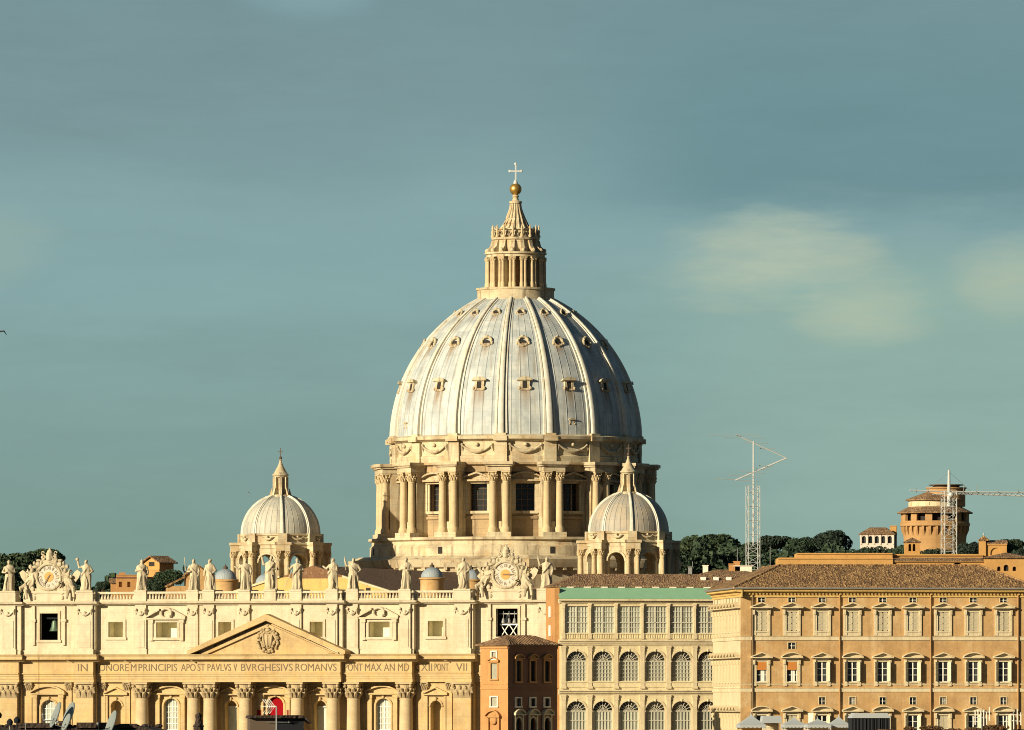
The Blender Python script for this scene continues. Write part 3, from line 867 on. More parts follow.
# nave roof and the gable of the nave front
gb = MB()
gb.prism([(-15.5, 40), (15.5, 40), (15.5, 45.4), (6.5, 48.2), (4.6, 48.4), (3.8, 48.05), (-3.8, 48.05), (-4.6, 48.4), (-6.5, 48.2), (-15.5, 45.4)], 'y', 20.0, 21.0)
gable = gb.build('nave_gable', 'yellow_plaster', bas)
b = MB()
b.prism([(-15.9, 45.35), (-6.4, 48.25), (-6.4, 48.65), (-15.9, 45.75)], 'y', 19.7, 21.1)
b.build('gable_coping', 'travertine', gable)
b = MB()
b.prism([(15.9, 45.35), (6.4, 48.25), (6.4, 48.65), (15.9, 45.75)], 'y', 19.7, 21.1)
b.build('gable_coping', 'travertine', gable)
for uc in (-7.2, 11.6):
    b = MB()
    b.box(uc - 0.45, uc + 0.45, 19.93, 20.0, 44.9, 46.2)
    b.build('gable_opening', 'dark_interior', gable)
nr = MB()
nr.prism([(-16.5, 43.5), (-16.5, 45.2), (0, 50.6), (16.5, 45.2), (16.5, 43.5)], 'y', 21.2, 112.0)
nr.build('nave_roof', 'nave_tiles', bas)
tr = MB()
for sy in (112.3, 166):
    tr.prism([(-36, 43.0), (-36, 46.0), (0, 48.5), (36, 46.0), (36, 43.0)], 'y', sy, sy + 20)
tr.build('transept_roof', 'nave_tiles', bas)

# ------------------------------------------------------------------ the great dome
LD = 147.4
DC = (0.0, LD, 0.0)
def polar(r, a, z=0.0):
    return (r * math.sin(a), -r * math.cos(a), z)
ARC_A, ARC_R = 6.6, 32.1
ZD = 79.0
def rdome(h): return math.sqrt(ARC_R ** 2 - h * h) - ARC_A
# base below the drum
b = MB()
oct_a = [PI / 8 + k * PI / 4 for k in range(8)]
def octo(r): return [(r * math.sin(a), -r * math.cos(a)) for a in oct_a]
def octo_loft(b, prof, nsides=8, rot=PI / 8):
    b.lathe(prof, nsides, a0=rot)
octo_loft(b, [(33.0, 30), (33.0, 50.6), (33.4, 50.8), (33.4, 51.5), (34.3, 51.8), (34.7, 52.8), (34.9, 53.4), (33.9, 53.6), (32.6, 54.2)], 8)
for k in range(8):
    for j in range(-5, 6):
        m = RZ(k * PI / 4)
        c = MB(m); c.box(j * 2.4 - 0.35, j * 2.4 + 0.35, -31.6, -30.5, 51.2, 51.9); b.merge(c)
pod_base = b.build('drum_base', 'drum_stone', bas, False, DC)
b = MB()
b.lathe([(30.3, 53.0), (30.3, 56.2), (29.9, 56.6), (29.9, 57.2), (30.6, 57.5), (30.6, 58.0), (24, 58.2)], 64)
pod = b.build('drum_podium', 'drum_stone', bas, True, DC)
for k in range(0, 16, 2):
    c = MB(RZ(k * PI / 8 - 0.22)); c.box(-0.5, 0.5, -30.36, -30.1, 54.6, 56.0)
    c.build('podium_window', 'dark_interior', pod)

drumb = MB()
AP = 24.6
pw = AP * math.tan(PI / 16)
for k in range(16):
    c = MB(RZ(k * PI / 8))
    c.wall(-pw, pw, -AP, 57.9, 73.0, [(-1.95, 1.95, 63.4, 69.2, False, 1.6)], 1.6)
    drumb.merge(c)
drumb.lathe([(AP + 0.2, 71.2), (AP + 1.0, 71.4), (AP + 1.0, 72.6), (AP + 1.9, 72.9), (AP + 1.9, 73.35), (AP - 1, 73.36)], 64)
drumb.lathe([(AP + 0.15, 57.9), (AP + 0.15, 61.6), (AP + 0.5, 61.8), (AP + 0.5, 62.3), (AP + 0.1, 62.4)], 64)
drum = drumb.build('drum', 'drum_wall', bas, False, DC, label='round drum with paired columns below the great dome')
bt = MB()
bt.box(-2.1, 2.1, -27.5, -AP + 0.4, 57.95, 71.4)
bt.box(-2.5, 2.5, -29.6, -27.2, 57.96, 59.0)
bt.box(-2.3, 2.3, -29.2, -AP, 71.42, 72.4)
bt.box(-2.7, 2.7, -29.6, -AP, 72.4, 72.75)
bt.box(-2.95, 2.95, -29.95, -AP, 72.75, 73.4)
bt.box(-0.42, 0.42, -28.1, -27.4, 58, 61.2)
bt0 = None
colm = MB()
colm.merge(column_shape(0.78, 59.0, 69.4, 16))
cm = capital_shape(0.78, 2.0)
colm.merge(cm, TR(0, 0, 69.4))
colme = None
for k in range(16):
    a = (k + 0.5) * PI / 8
    if bt0 is None:
        bt0 = bt.build('buttress', 'drum_stone', drum, False, (0, 0, 0), a)
    else:
        put('buttress', bt0.data, drum, (0, 0, 0), a)
    for sx in (-1.35, 1.35):
        p = RZ(a) @ Vector((sx, -28.3, 0))
        if colme is None:
            o = colm.build('column', 'column_stone', drum, True, p, a); colme = o.data
        else:
            put('column', colme, drum, p, a)
wt = MB(); ws = MB()
for wb, seg in ((wt, False), (ws, True)):
    frame_shape(wb, -1.95, 1.95, 63.4, 69.2, -AP, 0.55, 0.35)
    for sx in (-1, 1):
        wb.box(sx * 2.75 - 0.28, sx * 2.75 + 0.28, -AP - 0.55, -AP, 63.0, 69.4)
    wb.box(-3.2, 3.2, -AP - 0.7, -AP, 69.0, 69.45)
    pediment_shape(wb, 0, -AP, 69.46, 3.7, 1.25, 1.6, seg, 0.36)
wto = wso = po = None
pane = MB(); pane.box(-1.94, 1.94, -AP + 1.3, -AP + 1.36, 63.42, 69.18)
lat = MB(); lattice(lat, -1.9, 1.9, 63.45, 69.15, -AP + 1.28, 3, 5, 0.12)
for k in range(16):
    a = k * PI / 8
    seg = k % 2 == 1
    me = wso if seg else wto
    if me is None:
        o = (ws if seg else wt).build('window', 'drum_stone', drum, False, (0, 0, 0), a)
        if seg: wso = o.data
        else: wto = o.data
    else:
        put('window', me, drum, (0, 0, 0), a)
    if po is None:
        po = pane.build('window_pane', 'glass_dark', drum, False, (0, 0, 0), a).data
        la_ = lat.build('glazing_bar', 'bark', drum, False, (0, 0, 0), a).data
    else:
        put('window_pane', po, drum, (0, 0, 0), a)
        put('glazing_bar', la_, drum, (0, 0, 0), a)
# attic of the drum with garlands
b = MB()
b.lathe([(25.7, 73.2), (25.9, 74.6), (25.6, 74.8), (25.6, 77.6), (26.0, 77.8), (26.8, 78.1), (26.9, 78.7), (26.2, 79.0), (25.0, 79.1)], 96)
for k in range(16):
    c = MB(RZ((k + 0.5) * PI / 8))
    c.box(-1.3, 1.3, -26.2, -25.2, 73.3, 77.7); c.box(-1.4, 1.4, -27.1, -25.2, 77.72, 78.72); c.box(-1.15, 1.15, -26.6, -25.2, 78.7, 79.3)
    b.merge(c)
att_d = b.build('drum_attic', 'drum_stone', bas, True, DC)
g = MB()
pts = [(-3.2 + 6.4 * t / 10, -25.95 + 0.06 * (t - 5) ** 2 / 25, 76.9 - 1.35 * (1 - ((t - 5) / 5.0) ** 2)) for t in range(11)]
g.tube(pts, [0.14, 0.2, 0.26, 0.32, 0.38, 0.42, 0.38, 0.32, 0.26, 0.2, 0.14], 7)
for sx in (-1, 1):
    g.ball((sx * 3.2, -25.75, 77.0), 0.32, 0.3, 0.32, 8, 5)
    g.tube([(sx * 3.2, -25.75, 76.9), (sx * 3.3, -25.75, 75.7)], [0.2, 0.06], 6)
g.ball((0, -25.9, 77.0), 0.45, 0.35, 0.42, 8, 5)
gm = None
for k in range(16):
    if gm is None: gm = g.build('garland', 'drum_stone', att_d, True, (0, 0, 0), 0.0).data
    else: put('garland', gm, att_d, (0, 0, 0), k * PI / 8)

# the shell
shell = MB()
N = 40
HTOP = 29.0
shell.lathe([(rdome(HTOP * i / N), HTOP * i / N) for i in range(N + 1)], 160)
dome = shell.build('dome', 'lead_great', bas, True, (0, LD, ZD), label='great dome of pale lead sheets between sixteen ribs')
rib = MB()
offs = [(-1.25, 0.0), (-1.2, 0.34), (-0.8, 0.38), (-0.72, 0.12), (-0.62, 0.12), (-0.54, 0.8), (-0.3, 0.95), (0.3, 0.95), (0.54, 0.8), (0.62, 0.12), (0.72, 0.12), (0.8, 0.38), (1.2, 0.34), (1.25, 0.0)]
vs, fs = [], []
for i in range(N + 1):
    h = HTOP * i / N
    r = rdome(h)
    nr_, nz_ = (r + ARC_A) / ARC_R, h / ARC_R
    wd = 1.12 - 0.62 * i / N
    ht = 1.0 - 0.45 * i / N
    for ox, oh in offs:
        oh2 = oh * ht - 0.06
        vs.append((ox * wd, -(r + nr_ * oh2), h + nz_ * oh2))
m_ = len(offs)
for i in range(N):
    for j in range(m_ - 1):
        fs.append((i * m_ + j, i * m_ + j + 1, (i + 1) * m_ + j + 1, (i + 1) * m_ + j))
rib.add(vs, fs)
rm = None
for k in range(16):
    a = (k + 0.5) * PI / 8
    if rm is None: rm = rib.build('rib', 'rib_lead', dome, True, (0, 0, 0), a).data
    else: put('rib', rm, dome, (0, 0, 0), a)
def dormer_gable():
    b = MB()
    b.box(-0.85, -0.42, -0.25, 3.0, -0.95, 0.6); b.box(0.42, 0.85, -0.25, 3.0, -0.95, 0.6); b.box(-0.42, 0.42, -0.15, 3.0, -0.95, -0.6)
    b.box(-0.42, 0.42, 0.7, 3.0, -0.6, 0.6)
    b.box(-0.9, 0.9, -0.3, 3.0, 0.6, 0.82)
    hood = [(1.35 * math.cos(PI * k / 8), 0.75 + 0.62 * math.sin(PI * k / 8)) for k in range(9)]
    b.prism(hood, 'y', -0.62, 2.5)
    b.ball((-0.95, -0.2, -0.6), 0.26, 0.25, 0.32, 7, 5); b.ball((0.95, -0.2, -0.6), 0.26, 0.25, 0.32, 7, 5)
    return b
def dormer_round(rr):
    b = MB()
    tor = [(rr * math.cos(2 * PI * k / 18), -0.1, rr * math.sin(2 * PI * k / 18)) for k in range(19)]
    b.tube(tor, rr * 0.27, 8)
    a = [(rr * 1.05 * math.cos(2 * PI * k / 18), rr * 1.05 * math.sin(2 * PI * k / 18)) for k in range(18)]
    c = [(p[0] * 0.78, p[1] * 0.78) for p in a]
    for k in range(18):
        k2 = (k + 1) % 18
        b.prism([a[k], a[k2], c[k2], c[k]], 'y', -0.1, 3.0)
    b.prism(c, 'y', 0.6, 3.0)
    b.ball((0, -0.15, rr * 1.12), rr * 0.42, rr * 0.35, rr * 0.22, 8, 5)
    for sx in (-1, 1):
        b.ball((sx * rr * 1.15, -0.1, -rr * 0.35), rr * 0.3, rr * 0.3, rr * 0.42, 7, 5)
    b.ball((0, -0.2, -rr * 1.1), rr * 0.4, rr * 0.3, rr * 0.25, 7, 5)
    return b
for h, shp, out_ in ((10.2, dormer_gable(), 0.12), (19.3, dormer_round(1.02), 0.12), (25.6, dormer_round(0.74), 0.12)):
    dm = None; dp = None
    hole = MB()
    if h < 12: hole.prism([(-0.43, -0.62), (0.43, -0.62), (0.43, 0.5), (0.0, 0.62), (-0.43, 0.5)], 'y', -0.17, 0.6)
    else:
        q_ = 0.62 if h < 22 else 0.45
        hole.prism([(q_ * math.cos(PI * k / 8), -q_ * 0.45 + q_ * math.sin(PI * k / 8) * (1.0 if k not in (0, 8) else 0)) for k in range(9)], 'y', -0.16, 0.6)
    r = rdome(h)
    if h < 12:
        big = MB(); big.merge(shp, Matrix.Scale(1.18, 4)); shp = big
        big = MB(); big.merge(hole, Matrix.Scale(1.18, 4)); hole = big
    for k in range(16):
        a = k * PI / 8
        loc = polar(r + out_, a, h)
        if dm is None:
            o = shp.build('dormer', 'drum_stone', dome, True, loc, a); dm = o.data
        else: o = put('dormer', dm, dome, loc, a)
        o.rotation_euler = (-0.62 * math.asin(h / ARC_R), 0, a)
        if dp is None:
            o = hole.build('dormer_opening', 'dark_interior', dome, False, loc, a); dp = o.data
        else: o = put('dormer_opening', dp, dome, loc, a)
        o.rotation_euler = (-0.62 * math.asin(h / ARC_R), 0, a)
hat = dormer_gable()
for k, h in ((2, 2.6), (14, 2.2)):
    a = k * PI / 8
    o = MB(); o.merge(hat, Matrix.Scale(0.62, 4)); o = o.build('dormer', 'drum_stone', dome, True, polar(rdome(h) - 0.1, a, h), a)
# lantern
lb = MB()
lb.lathe([(8.0, 107.6), (8.0, 109.6), (8.25, 109.7), (8.25, 110.1), (5.0, 110.3)], 48)
lb.lathe([(6.1, 116.55), (6.1, 117.0), (6.45, 117.15), (6.45, 117.5), (5.1, 117.6)], 48)
lb.lathe([(4.8, 117.5), (4.6, 120.0), (5.0, 120.2), (5.0, 120.6), (4.2, 120.65), (4.1, 122.1), (4.45, 122.2), (4.4, 122.45), (2.9, 122.5)], 40)
for k in range(16):
    c = MB(RZ(k * PI / 8)); c.tube([(-0.45, -4.15, 121.0), (-0.2, -4.3, 121.8), (0.2, -4.3, 121.0), (0.45, -4.15, 121.8)], 0.14, 5); lb.merge(c)
lant = lb.build('lantern', 'drum_stone', bas, True, DC, label='columned lantern on top of the great dome')
b = MB(); b.lathe([(4.3, 110.05), (4.3, 116.6)], 32)
b.build('lantern_core', 'tower_brick', lant, True)
lp = MB(); lp.box(-0.5, 0.5, -5.9, -4.2, 110.2, 116.55); 
lc = MB(); lc.merge(column_shape(0.34, 110.2, 115.6, 10)); lc.merge(capital_shape(0.34, 0.9), TR(0, 0, 115.6))
lv = MB()
lv.prism([(-6.2, 117.5), (-6.0, 118.2), (-5.3, 118.8), (-5.0, 120.0), (-4.6, 120.1), (-4.6, 117.5)], 'x', -0.4, 0.4)
lv.ball((0, -6.0, 117.9), 0.45, 0.45, 0.45, 8, 6)
fin = MB(); fin.lathe([(0.32, 120.6), (0.36, 121.0), (0.18, 121.3), (0.30, 121.8), (0.14, 122.3), (0.2, 122.7), (0.02, 123.3)], 8)
m1 = m2 = m3 = m4 = None
for k in range(16):
    a = (k + 0.5) * PI / 8
    m1 = put('pier', m1, lant, (0, 0, 0), a).data if m1 else lp.build('pier', 'drum_stone', lant, False, (0, 0, 0), a).data
    for sx in (-0.36, 0.36):
        p = RZ(a) @ Vector((sx, -6.0, 0))
        m2 = put('column', m2, lant, p, a).data if m2 else lc.build('column', 'column_stone', lant, True, p, a).data
    m3 = put('volute', m3, lant, (0, 0, 0), a).data if m3 else lv.build('volute', 'drum_stone', lant, True, (0, 0, 0), a).data
    p = RZ(a) @ Vector((0, -4.85, 0))
    m4 = put('finial', m4, lant, p, a).data if m4 else fin.build('finial', 'column_stone', lant, True, p, a).data
b = MB()
prof = [(3.3, 121.6), (3.0, 122.5), (2.45, 123.3), (1.85, 124.6), (1.4, 125.8), (1.08, 126.8), (0.95, 127.9)]
b.lathe(prof, 32)
for k in range(16):
    a = (k + 0.5) * PI / 8
    b.tube([polar(r + 0.1, a, z) for r, z in prof], [0.27, 0.27, 0.24, 0.2, 0.17, 0.15, 0.12], 6)
b.lathe([(1.3, 127.8), (1.35, 128.2), (0.7, 128.4), (0.55, 129.0), (0.75, 129.3), (0.4, 129.6)], 20)
b.build('spire', 'drum_stone', lant, True)
b = MB(); b.ball((0, 0, 130.75), 1.25, 1.25, 1.25, 24, 14)
b.build('ball', 'gilt_bronze', lant, True, label='gilded bronze ball under the cross')
b = MB()
b.lathe([(0.5, 131.8), (0.42, 132.3), (0.2, 132.7)], 12)
T_ = MB(RZ(R(TH)))
T_.box(-0.15, 0.15, -0.13, 0.13, 132.5, 136.0); T_.box(-1.2, 1.2, -0.135, 0.135, 134.35, 134.65)
for x, z in ((-1.2, 134.5), (1.2, 134.5), (0, 136.0)):
    T_.ball((x, 0, z), 0.3, 0.16, 0.3, 8, 6)
b.merge(T_)
b.build('cross', 'white_metal', lant, label='pale cross on top of the great dome')

# ------------------------------------------------------------------ the two minor domes
def minor(uc, Lc, lead):
    loc = (uc, Lc, 0)
    AP2 = 8.3; hwv = AP2 * math.tan(PI / 8)
    b = MB()
    for k in range(8):
        m = RZ(k * PI / 4)
        c = MB(m)
        c.wall(-hwv, hwv, -AP2, 38.0, 55.6, [(-1.75, 1.75, 47.0, 54.3, True, 1.3, False)], 1.3)
        c.wall(-hwv + 0.5, hwv - 0.5, -AP2 + 1.3, 38.0, 55.6, [(-1.75, 1.75, 47.0, 54.3, True, 0.02, False)], 0.02)
        arch_frame(c, 0, 1.75, 54.3 - 1.75, -AP2, 0.4, 0.3)
        b.merge(c)
    b.lathe([(9.2, 55.55), (9.2, 56.1), (9.5, 56.3), (9.5, 56.65), (8.0, 56.7)], 8, a0=PI / 8)
    b.lathe([(8.45, 56.6), (8.45, 58.0), (8.75, 58.15), (8.75, 58.5), (7.0, 58.6)], 8, a0=PI / 8)
    for k in range(8):
        c = MB(RZ((k + 0.5) * PI / 4))
        rv = AP2 / math.cos(PI / 8)
        c.box(-1.1, 1.1, -rv - 0.4, -rv + 1.0, 38.0, 55.5)
        c.box(-1.45, 1.45, -rv - 1.25, -rv + 0.6, 55.0, 56.2); c.box(-1.7, 1.7, -rv - 1.45, -rv + 0.6, 56.2, 56.75)
        c.box(-1.5, 1.5, -rv - 1.25, -rv, 45.0, 46.5)
        c.box(-0.9, 0.9, -8.75, -7.6, 56.7, 58.55)
        b.merge(c)
    dr = b.build('small_drum', 'drum_stone', bas, False, loc)
    cme = None
    cb = MB(); cb.merge(column_shape(0.48, 46.4, 53.6, 12)); cb.merge(capital_shape(0.48, 1.4), TR(0, 0, 53.6))
    for k in range(8):
        a = (k + 0.5) * PI / 4
        for sx in (-0.95, 0.95):
            p = RZ(a) @ Vector((sx, -AP2 / math.cos(PI / 8) - 0.75, 0))
            cme = put('column', cme, dr, p, a).data if cme else cb.build('column', 'column_stone', dr, True, p, a).data
    g = MB()
    pts = [(-1.3 + 2.6 * t / 8, -AP2 + 0.15, 57.9 - 0.6 * (1 - ((t - 4) / 4.0) ** 2)) for t in range(9)]
    g.tube(pts, [0.1, 0.15, 0.2, 0.24, 0.26, 0.24, 0.2, 0.15, 0.1], 6); g.ball((0, -AP2 + 0.1, 57.9), 0.25, 0.25, 0.22, 7, 5)
    gm = None
    for k in range(8):
        gm = put('garland', gm, dr, (0, 0, 0), k * PI / 4).data if gm else g.build('garland', 'drum_stone', dr, True).data
    A2, R2 = 0.24, 8.04
    def rr(h): return math.sqrt(R2 * R2 - h * h) - A2
    HT = 7.75
    s_ = MB(); s_.lathe([(rr(HT * i / 20), HT * i / 20) for i in range(21)], 80)
    sm = s_.build('small_dome', lead, bas, True, (uc, Lc, 58.5))
    rb = MB(); vs, fs = [], []
    of = [(-0.5, 0.0), (-0.42, 0.2), (-0.22, 0.24), (-0.18, 0.4), (0.18, 0.4), (0.22, 0.24), (0.42, 0.2), (0.5, 0.0)]
    for i in range(21):
        h = HT * i / 20; r = rr(h); q = 1.0 - 0.5 * i / 20
        for ox, oh in of:
            vs.append((ox * q, -(r + (r + A2) / R2 * (oh - 0.04)), h + h / R2 * (oh - 0.04)))
    for i in range(20):
        for j in range(len(of) - 1):
            fs.append((i * 8 + j, i * 8 + j + 1, (i + 1) * 8 + j + 1, (i + 1) * 8 + j))
    rb.add(vs, fs)
    rm = None
    for k in range(8):
        a = (k + 0.5) * PI / 4
        rm = put('rib', rm, sm, (0, 0, 0), a).data if rm else rb.build('rib', 'rib_lead', sm, True, (0, 0, 0), a).data
    l = MB()
    l.lathe([(2.15, 7.3), (2.15, 7.9), (1.9, 8.1), (1.2, 8.1)], 16)
    l.lathe([(1.0, 7.9), (1.0, 12.0)], 12)
    l.lathe([(1.4, 11.6), (1.5, 11.9), (1.7, 12.0), (1.7, 12.2), (1.5, 12.3), (1.1, 13.0), (0.6, 13.9), (0.25, 14.8), (0.22, 15.0), (0.34, 15.1), (0.15, 15.3)], 16)
    for k in range(8):
        c = MB(RZ((k + 0.5) * PI / 4))
        c.box(-0.18, 0.18, -1.6, -1.1, 7.9, 11.7)
        c.prism([(-2.3, 7.8), (-1.7, 7.8), (-1.7, 9.6), (-1.95, 9.0)], 'x', -0.18, 0.18)
        l.merge(c)
    l.build('lantern', 'drum_stone', sm, True)
    c = MB(); c.ball((0, 0, 15.6), 0.35, 0.35, 0.35, 10, 7)
    c.box(-0.06, 0.06, -0.06, 0.06, 15.8, 17.6); c.box(-0.5, 0.5, -0.065, 0.065, 16.8, 16.95)
    c.build('cross', 'bark', sm)
    return dr, sm
d_l, s_l = minor(-37.0, 106.0, 'lead_small')
s_l['label'] = 'small pale ribbed dome to the left of the great dome'
d_r, s_r = minor(37.3, 106.0, 'lead_tan')
s_r['label'] = 'small brownish ribbed dome to the right in front of the great drum'

# little lead cupolas over the aisles
def cupola(px, zt, r, L):
    d = 1500 + CT * L
    # find u so that the cupola stands at picture column px
    u = U(px, -L)
    b = MB()
    b.lathe([(r * 1.05, 40), (r * 1.05, zt - r * 1.0), (r * 1.18, zt - r * 0.98), (r * 1.18, zt - r * 0.85), (r * 0.95, zt - r * 0.8)], 24)
    base = b.build('cupola', 'tan_plaster', bas, True, (u, L, 0))
    b = MB(); n = 10
    b.lathe([(r * math.cos(PI / 2 * i / n * 0.96), zt - r * 0.85 + r * 0.95 * math.sin(PI / 2 * i / n * 0.96)) for i in range(n + 1)], 32)
    b.build('cupola_dome', 'lead_blue', base, True)
    b = MB(); b.lathe([(r * 0.2, zt + 0.05), (r * 0.22, zt + 0.25 * r), (r * 0.1, zt + 0.34 * r), (0.02, zt + 0.55 * r)], 10)
    b.build('cupola_knob', 'bark', base, True)
cupola(225.5, 50.2, 2.2, 44)
cupola(266, 49.6, 2.1, 66)
cupola(432, 50.0, 2.15, 26)
cupola(471, 49.9, 2.1, 44)

# ------------------------------------------------------------------ statues, clocks and bells on the front
def figure(seed, h=5.6, lean=0.0, arms=None, turn=0.0, voxel=0.08):
    """robed standing figure facing -y, base at z=0, one continuous skin"""
    rr = random.Random(seed)
    b = MB(RZ(turn))
    n = 22
    ph = rr.random() * 6; kf = rr.choice((5, 6, 7))
    sway = rr.uniform(-0.04, 0.04) * h
    prof = [(0.0, .175, .140), (0.06, .168, .135), (0.2, .155, .122), (0.35, .150, .118), (0.48, .156, .118), (0.56, .138, .108), (0.66, .148, .112), (0.76, .160, .108), (0.81, .136, .092), (0.845, .066, .060), (0.875, .050, .050)]
    vs, fs = [], []
    for t, rx, ry in prof:
        cx = sway * math.sin(PI * t) + lean * t * h
        amp = 0.044 * max(0.0, 0.80 - t)
        for k in range(n):
            a = 2 * PI * k / n
            f = amp * math.sin(kf * a + ph + 3 * t) + amp * 0.6 * math.sin(3 * a - ph)
            vs.append((cx + (rx + f) * h * math.cos(a), (ry + f) * h * math.sin(a), t * h))
    for j in range(len(prof) - 1):
        for k in range(n):
            fs.append((j * n + k, j * n + (k + 1) % n, (j + 1) * n + (k + 1) % n, (j + 1) * n + k))
    fs.append(tuple(range(n))); fs.append(tuple(range(len(prof) * n - 1, (len(prof) - 1) * n - 1, -1)))
    b.add(vs, fs)
    hx = lean * 0.93 * h
    b.ball((hx, -0.01 * h, 0.925 * h), 0.050 * h, 0.056 * h, 0.068 * h, 12, 8)          # head
    b.ball((hx, 0.015 * h, 0.945 * h), 0.058 * h, 0.055 * h, 0.060 * h, 10, 6)          # hair
    b.ball((hx, -0.052 * h, 0.885 * h), 0.034 * h, 0.030 * h, 0.045 * h, 8, 5)          # beard
    # cloak thrown over one shoulder
    s = rr.choice((-1, 1))
    b.tube([(s * 0.12 * h, -0.06 * h, 0.80 * h), (0.02 * s * h, -0.115 * h, 0.66 * h), (-s * 0.11 * h, -0.10 * h, 0.52 * h), (-s * 0.15 * h, -0.03 * h, 0.40 * h), (-s * 0.14 * h, -0.03 * h, 0.14 * h)],
           [0.03 * h, 0.040 * h, 0.045 * h, 0.040 * h, 0.02 * h], 7)
    b.tube([(s * 0.05 * h, -0.125 * h, 0.45 * h), (s * 0.10 * h, -0.13 * h, 0.22 * h), (s * 0.08 * h, -0.14 * h, 0.03 * h)], [0.02 * h, 0.032 * h, 0.03 * h], 6)
    for ax, pts in (arms or {}).items():
        q = [(ax * 0.125 * h + lean * 0.78 * h, 0.0, 0.775 * h)] + [(p[0] * h, p[1] * h, p[2] * h) for p in pts]
        b.tube(q, [0.052 * h, 0.046 * h, 0.030 * h][:len(q)], 8)
        b.ball(q[-1], 0.028 * h, 0.028 * h, 0.034 * h, 8, 5)
    b.box(-0.16 * h, 0.16 * h, -0.13 * h, 0.13 * h, -0.002, 0.03 * h)
    return remeshed(b, voxel)

def arm(ax, kind):
    s = ax
    return {'down': [(s * 0.19, -0.02, 0.60), (s * 0.17, -0.08, 0.46)],
            'bent': [(s * 0.20, -0.01, 0.60), (s * 0.08, -0.14, 0.60)],
            'raised': [(s * 0.22, -0.05, 0.74), (s * 0.27, -0.07, 0.96)],
            'out': [(s * 0.23, -0.06, 0.66), (s * 0.33, -0.10, 0.74)],
            'chest': [(s * 0.20, -0.03, 0.62), (-s * 0.02, -0.14, 0.68)],
            'hip': [(s * 0.24, 0.0, 0.62), (s * 0.13, -0.08, 0.52)]}[kind]

STATUES = [
    (-54.2, 'bent', 'chest', None, 0.25, 'pale robed stone statue at the far left end of the roofline, hands at its chest'),
    (-38.0, 'raised', 'hip', 'orb', -0.1, 'stone statue holding up a pale orb just right of the left clock'),
    (-26.6, 'chest', 'down', None, 0.4, 'stooped stone statue standing alone in front of the gabled orange house'),
    (-16.1, 'bent', 'down', 'staff', 0.1, 'left one of two neighbouring stone statues in front of the small yellow house'),
    (-12.4, 'down', 'hip', None, -0.3, 'right one of two neighbouring stone statues, beside the left grey-blue cupola'),
    (-5.2, 'out', 'down', None, 0.2, 'stone statue in front of the left edge of the left small dome'),
    (0.0, 'raised', 'bent', 'cross', 0.0, 'tallest stone statue, holding a cross and raising one arm above the pediment peak'),
    (5.2, 'out', 'bent', 'slant', 0.3, 'stone statue with a slanting staff before the yellow gable, right of the cross bearer'),
    (12.4, 'out', 'chest', None, -0.35, 'stone statue reaching one hand out at the right side of the yellow gable'),
    (16.1, 'raised', 'hip', 'staff', 0.15, 'stone statue lifting a short staff in front of the brown nave roof'),
    (26.6, 'chest', 'bent', None, 0.0, 'stone statue before the brown nave roof, just left of the middle lead cupola'),
    (38.0, 'down', 'hip', None, -0.2, 'stone statue with hand on hip just left of the right clock'),
    (54.2, 'raised', 'down', 'staff', 0.2, 'stone statue at the far right end of the roofline, right of the right clock'),
]
for i, (uc, la, ra, prop, turn, label) in enumerate(STATUES):
    va = [s for s in SEG if s[0] < uc < s[1]][0][4]
    h = 6.4 if prop == 'cross' else 5.9
    fb = figure(100 + i, h, 0.0, {-1: arm(-1, la), 1: arm(1, ra)}, turn)
    z0 = STAT_Z if abs(uc) < 55 else STAT_Z
    o = fb.build('statue', 'statue_stone', None, True, bw(uc, -va + 0.35, STAT_Z), R(-TH))
    tag(o, label, 'statue', 'stone statues along the top of the basilica front')
    if prop:
        p = MB(RZ(turn))
        if prop == 'staff':
            p.tube([(-0.24 * h, -0.10 * h, 0.62 * h), (-0.29 * h, -0.06 * h, 1.06 * h)], 0.06, 6)
        elif prop == 'slant':
            p.tube([(-0.16 * h, -0.12 * h, 0.62 * h), (-0.40 * h, -0.14 * h, 0.06 * h)], 0.07, 6)
        elif prop == 'orb':
            p.ball((-0.28 * h, -0.08 * h, 1.01 * h), 0.34, 0.34, 0.34, 10, 7)
        else:
            p.box(0.17 * h, 0.21 * h, -0.10 * h, -0.06 * h, 0.02, 1.02 * h); p.box(0.06 * h, 0.32 * h, -0.105 * h, -0.055 * h, 0.86 * h, 0.90 * h)
        p.build({'orb': 'orb', 'cross': 'cross'}.get(prop, 'staff'), 'statue_stone', o)

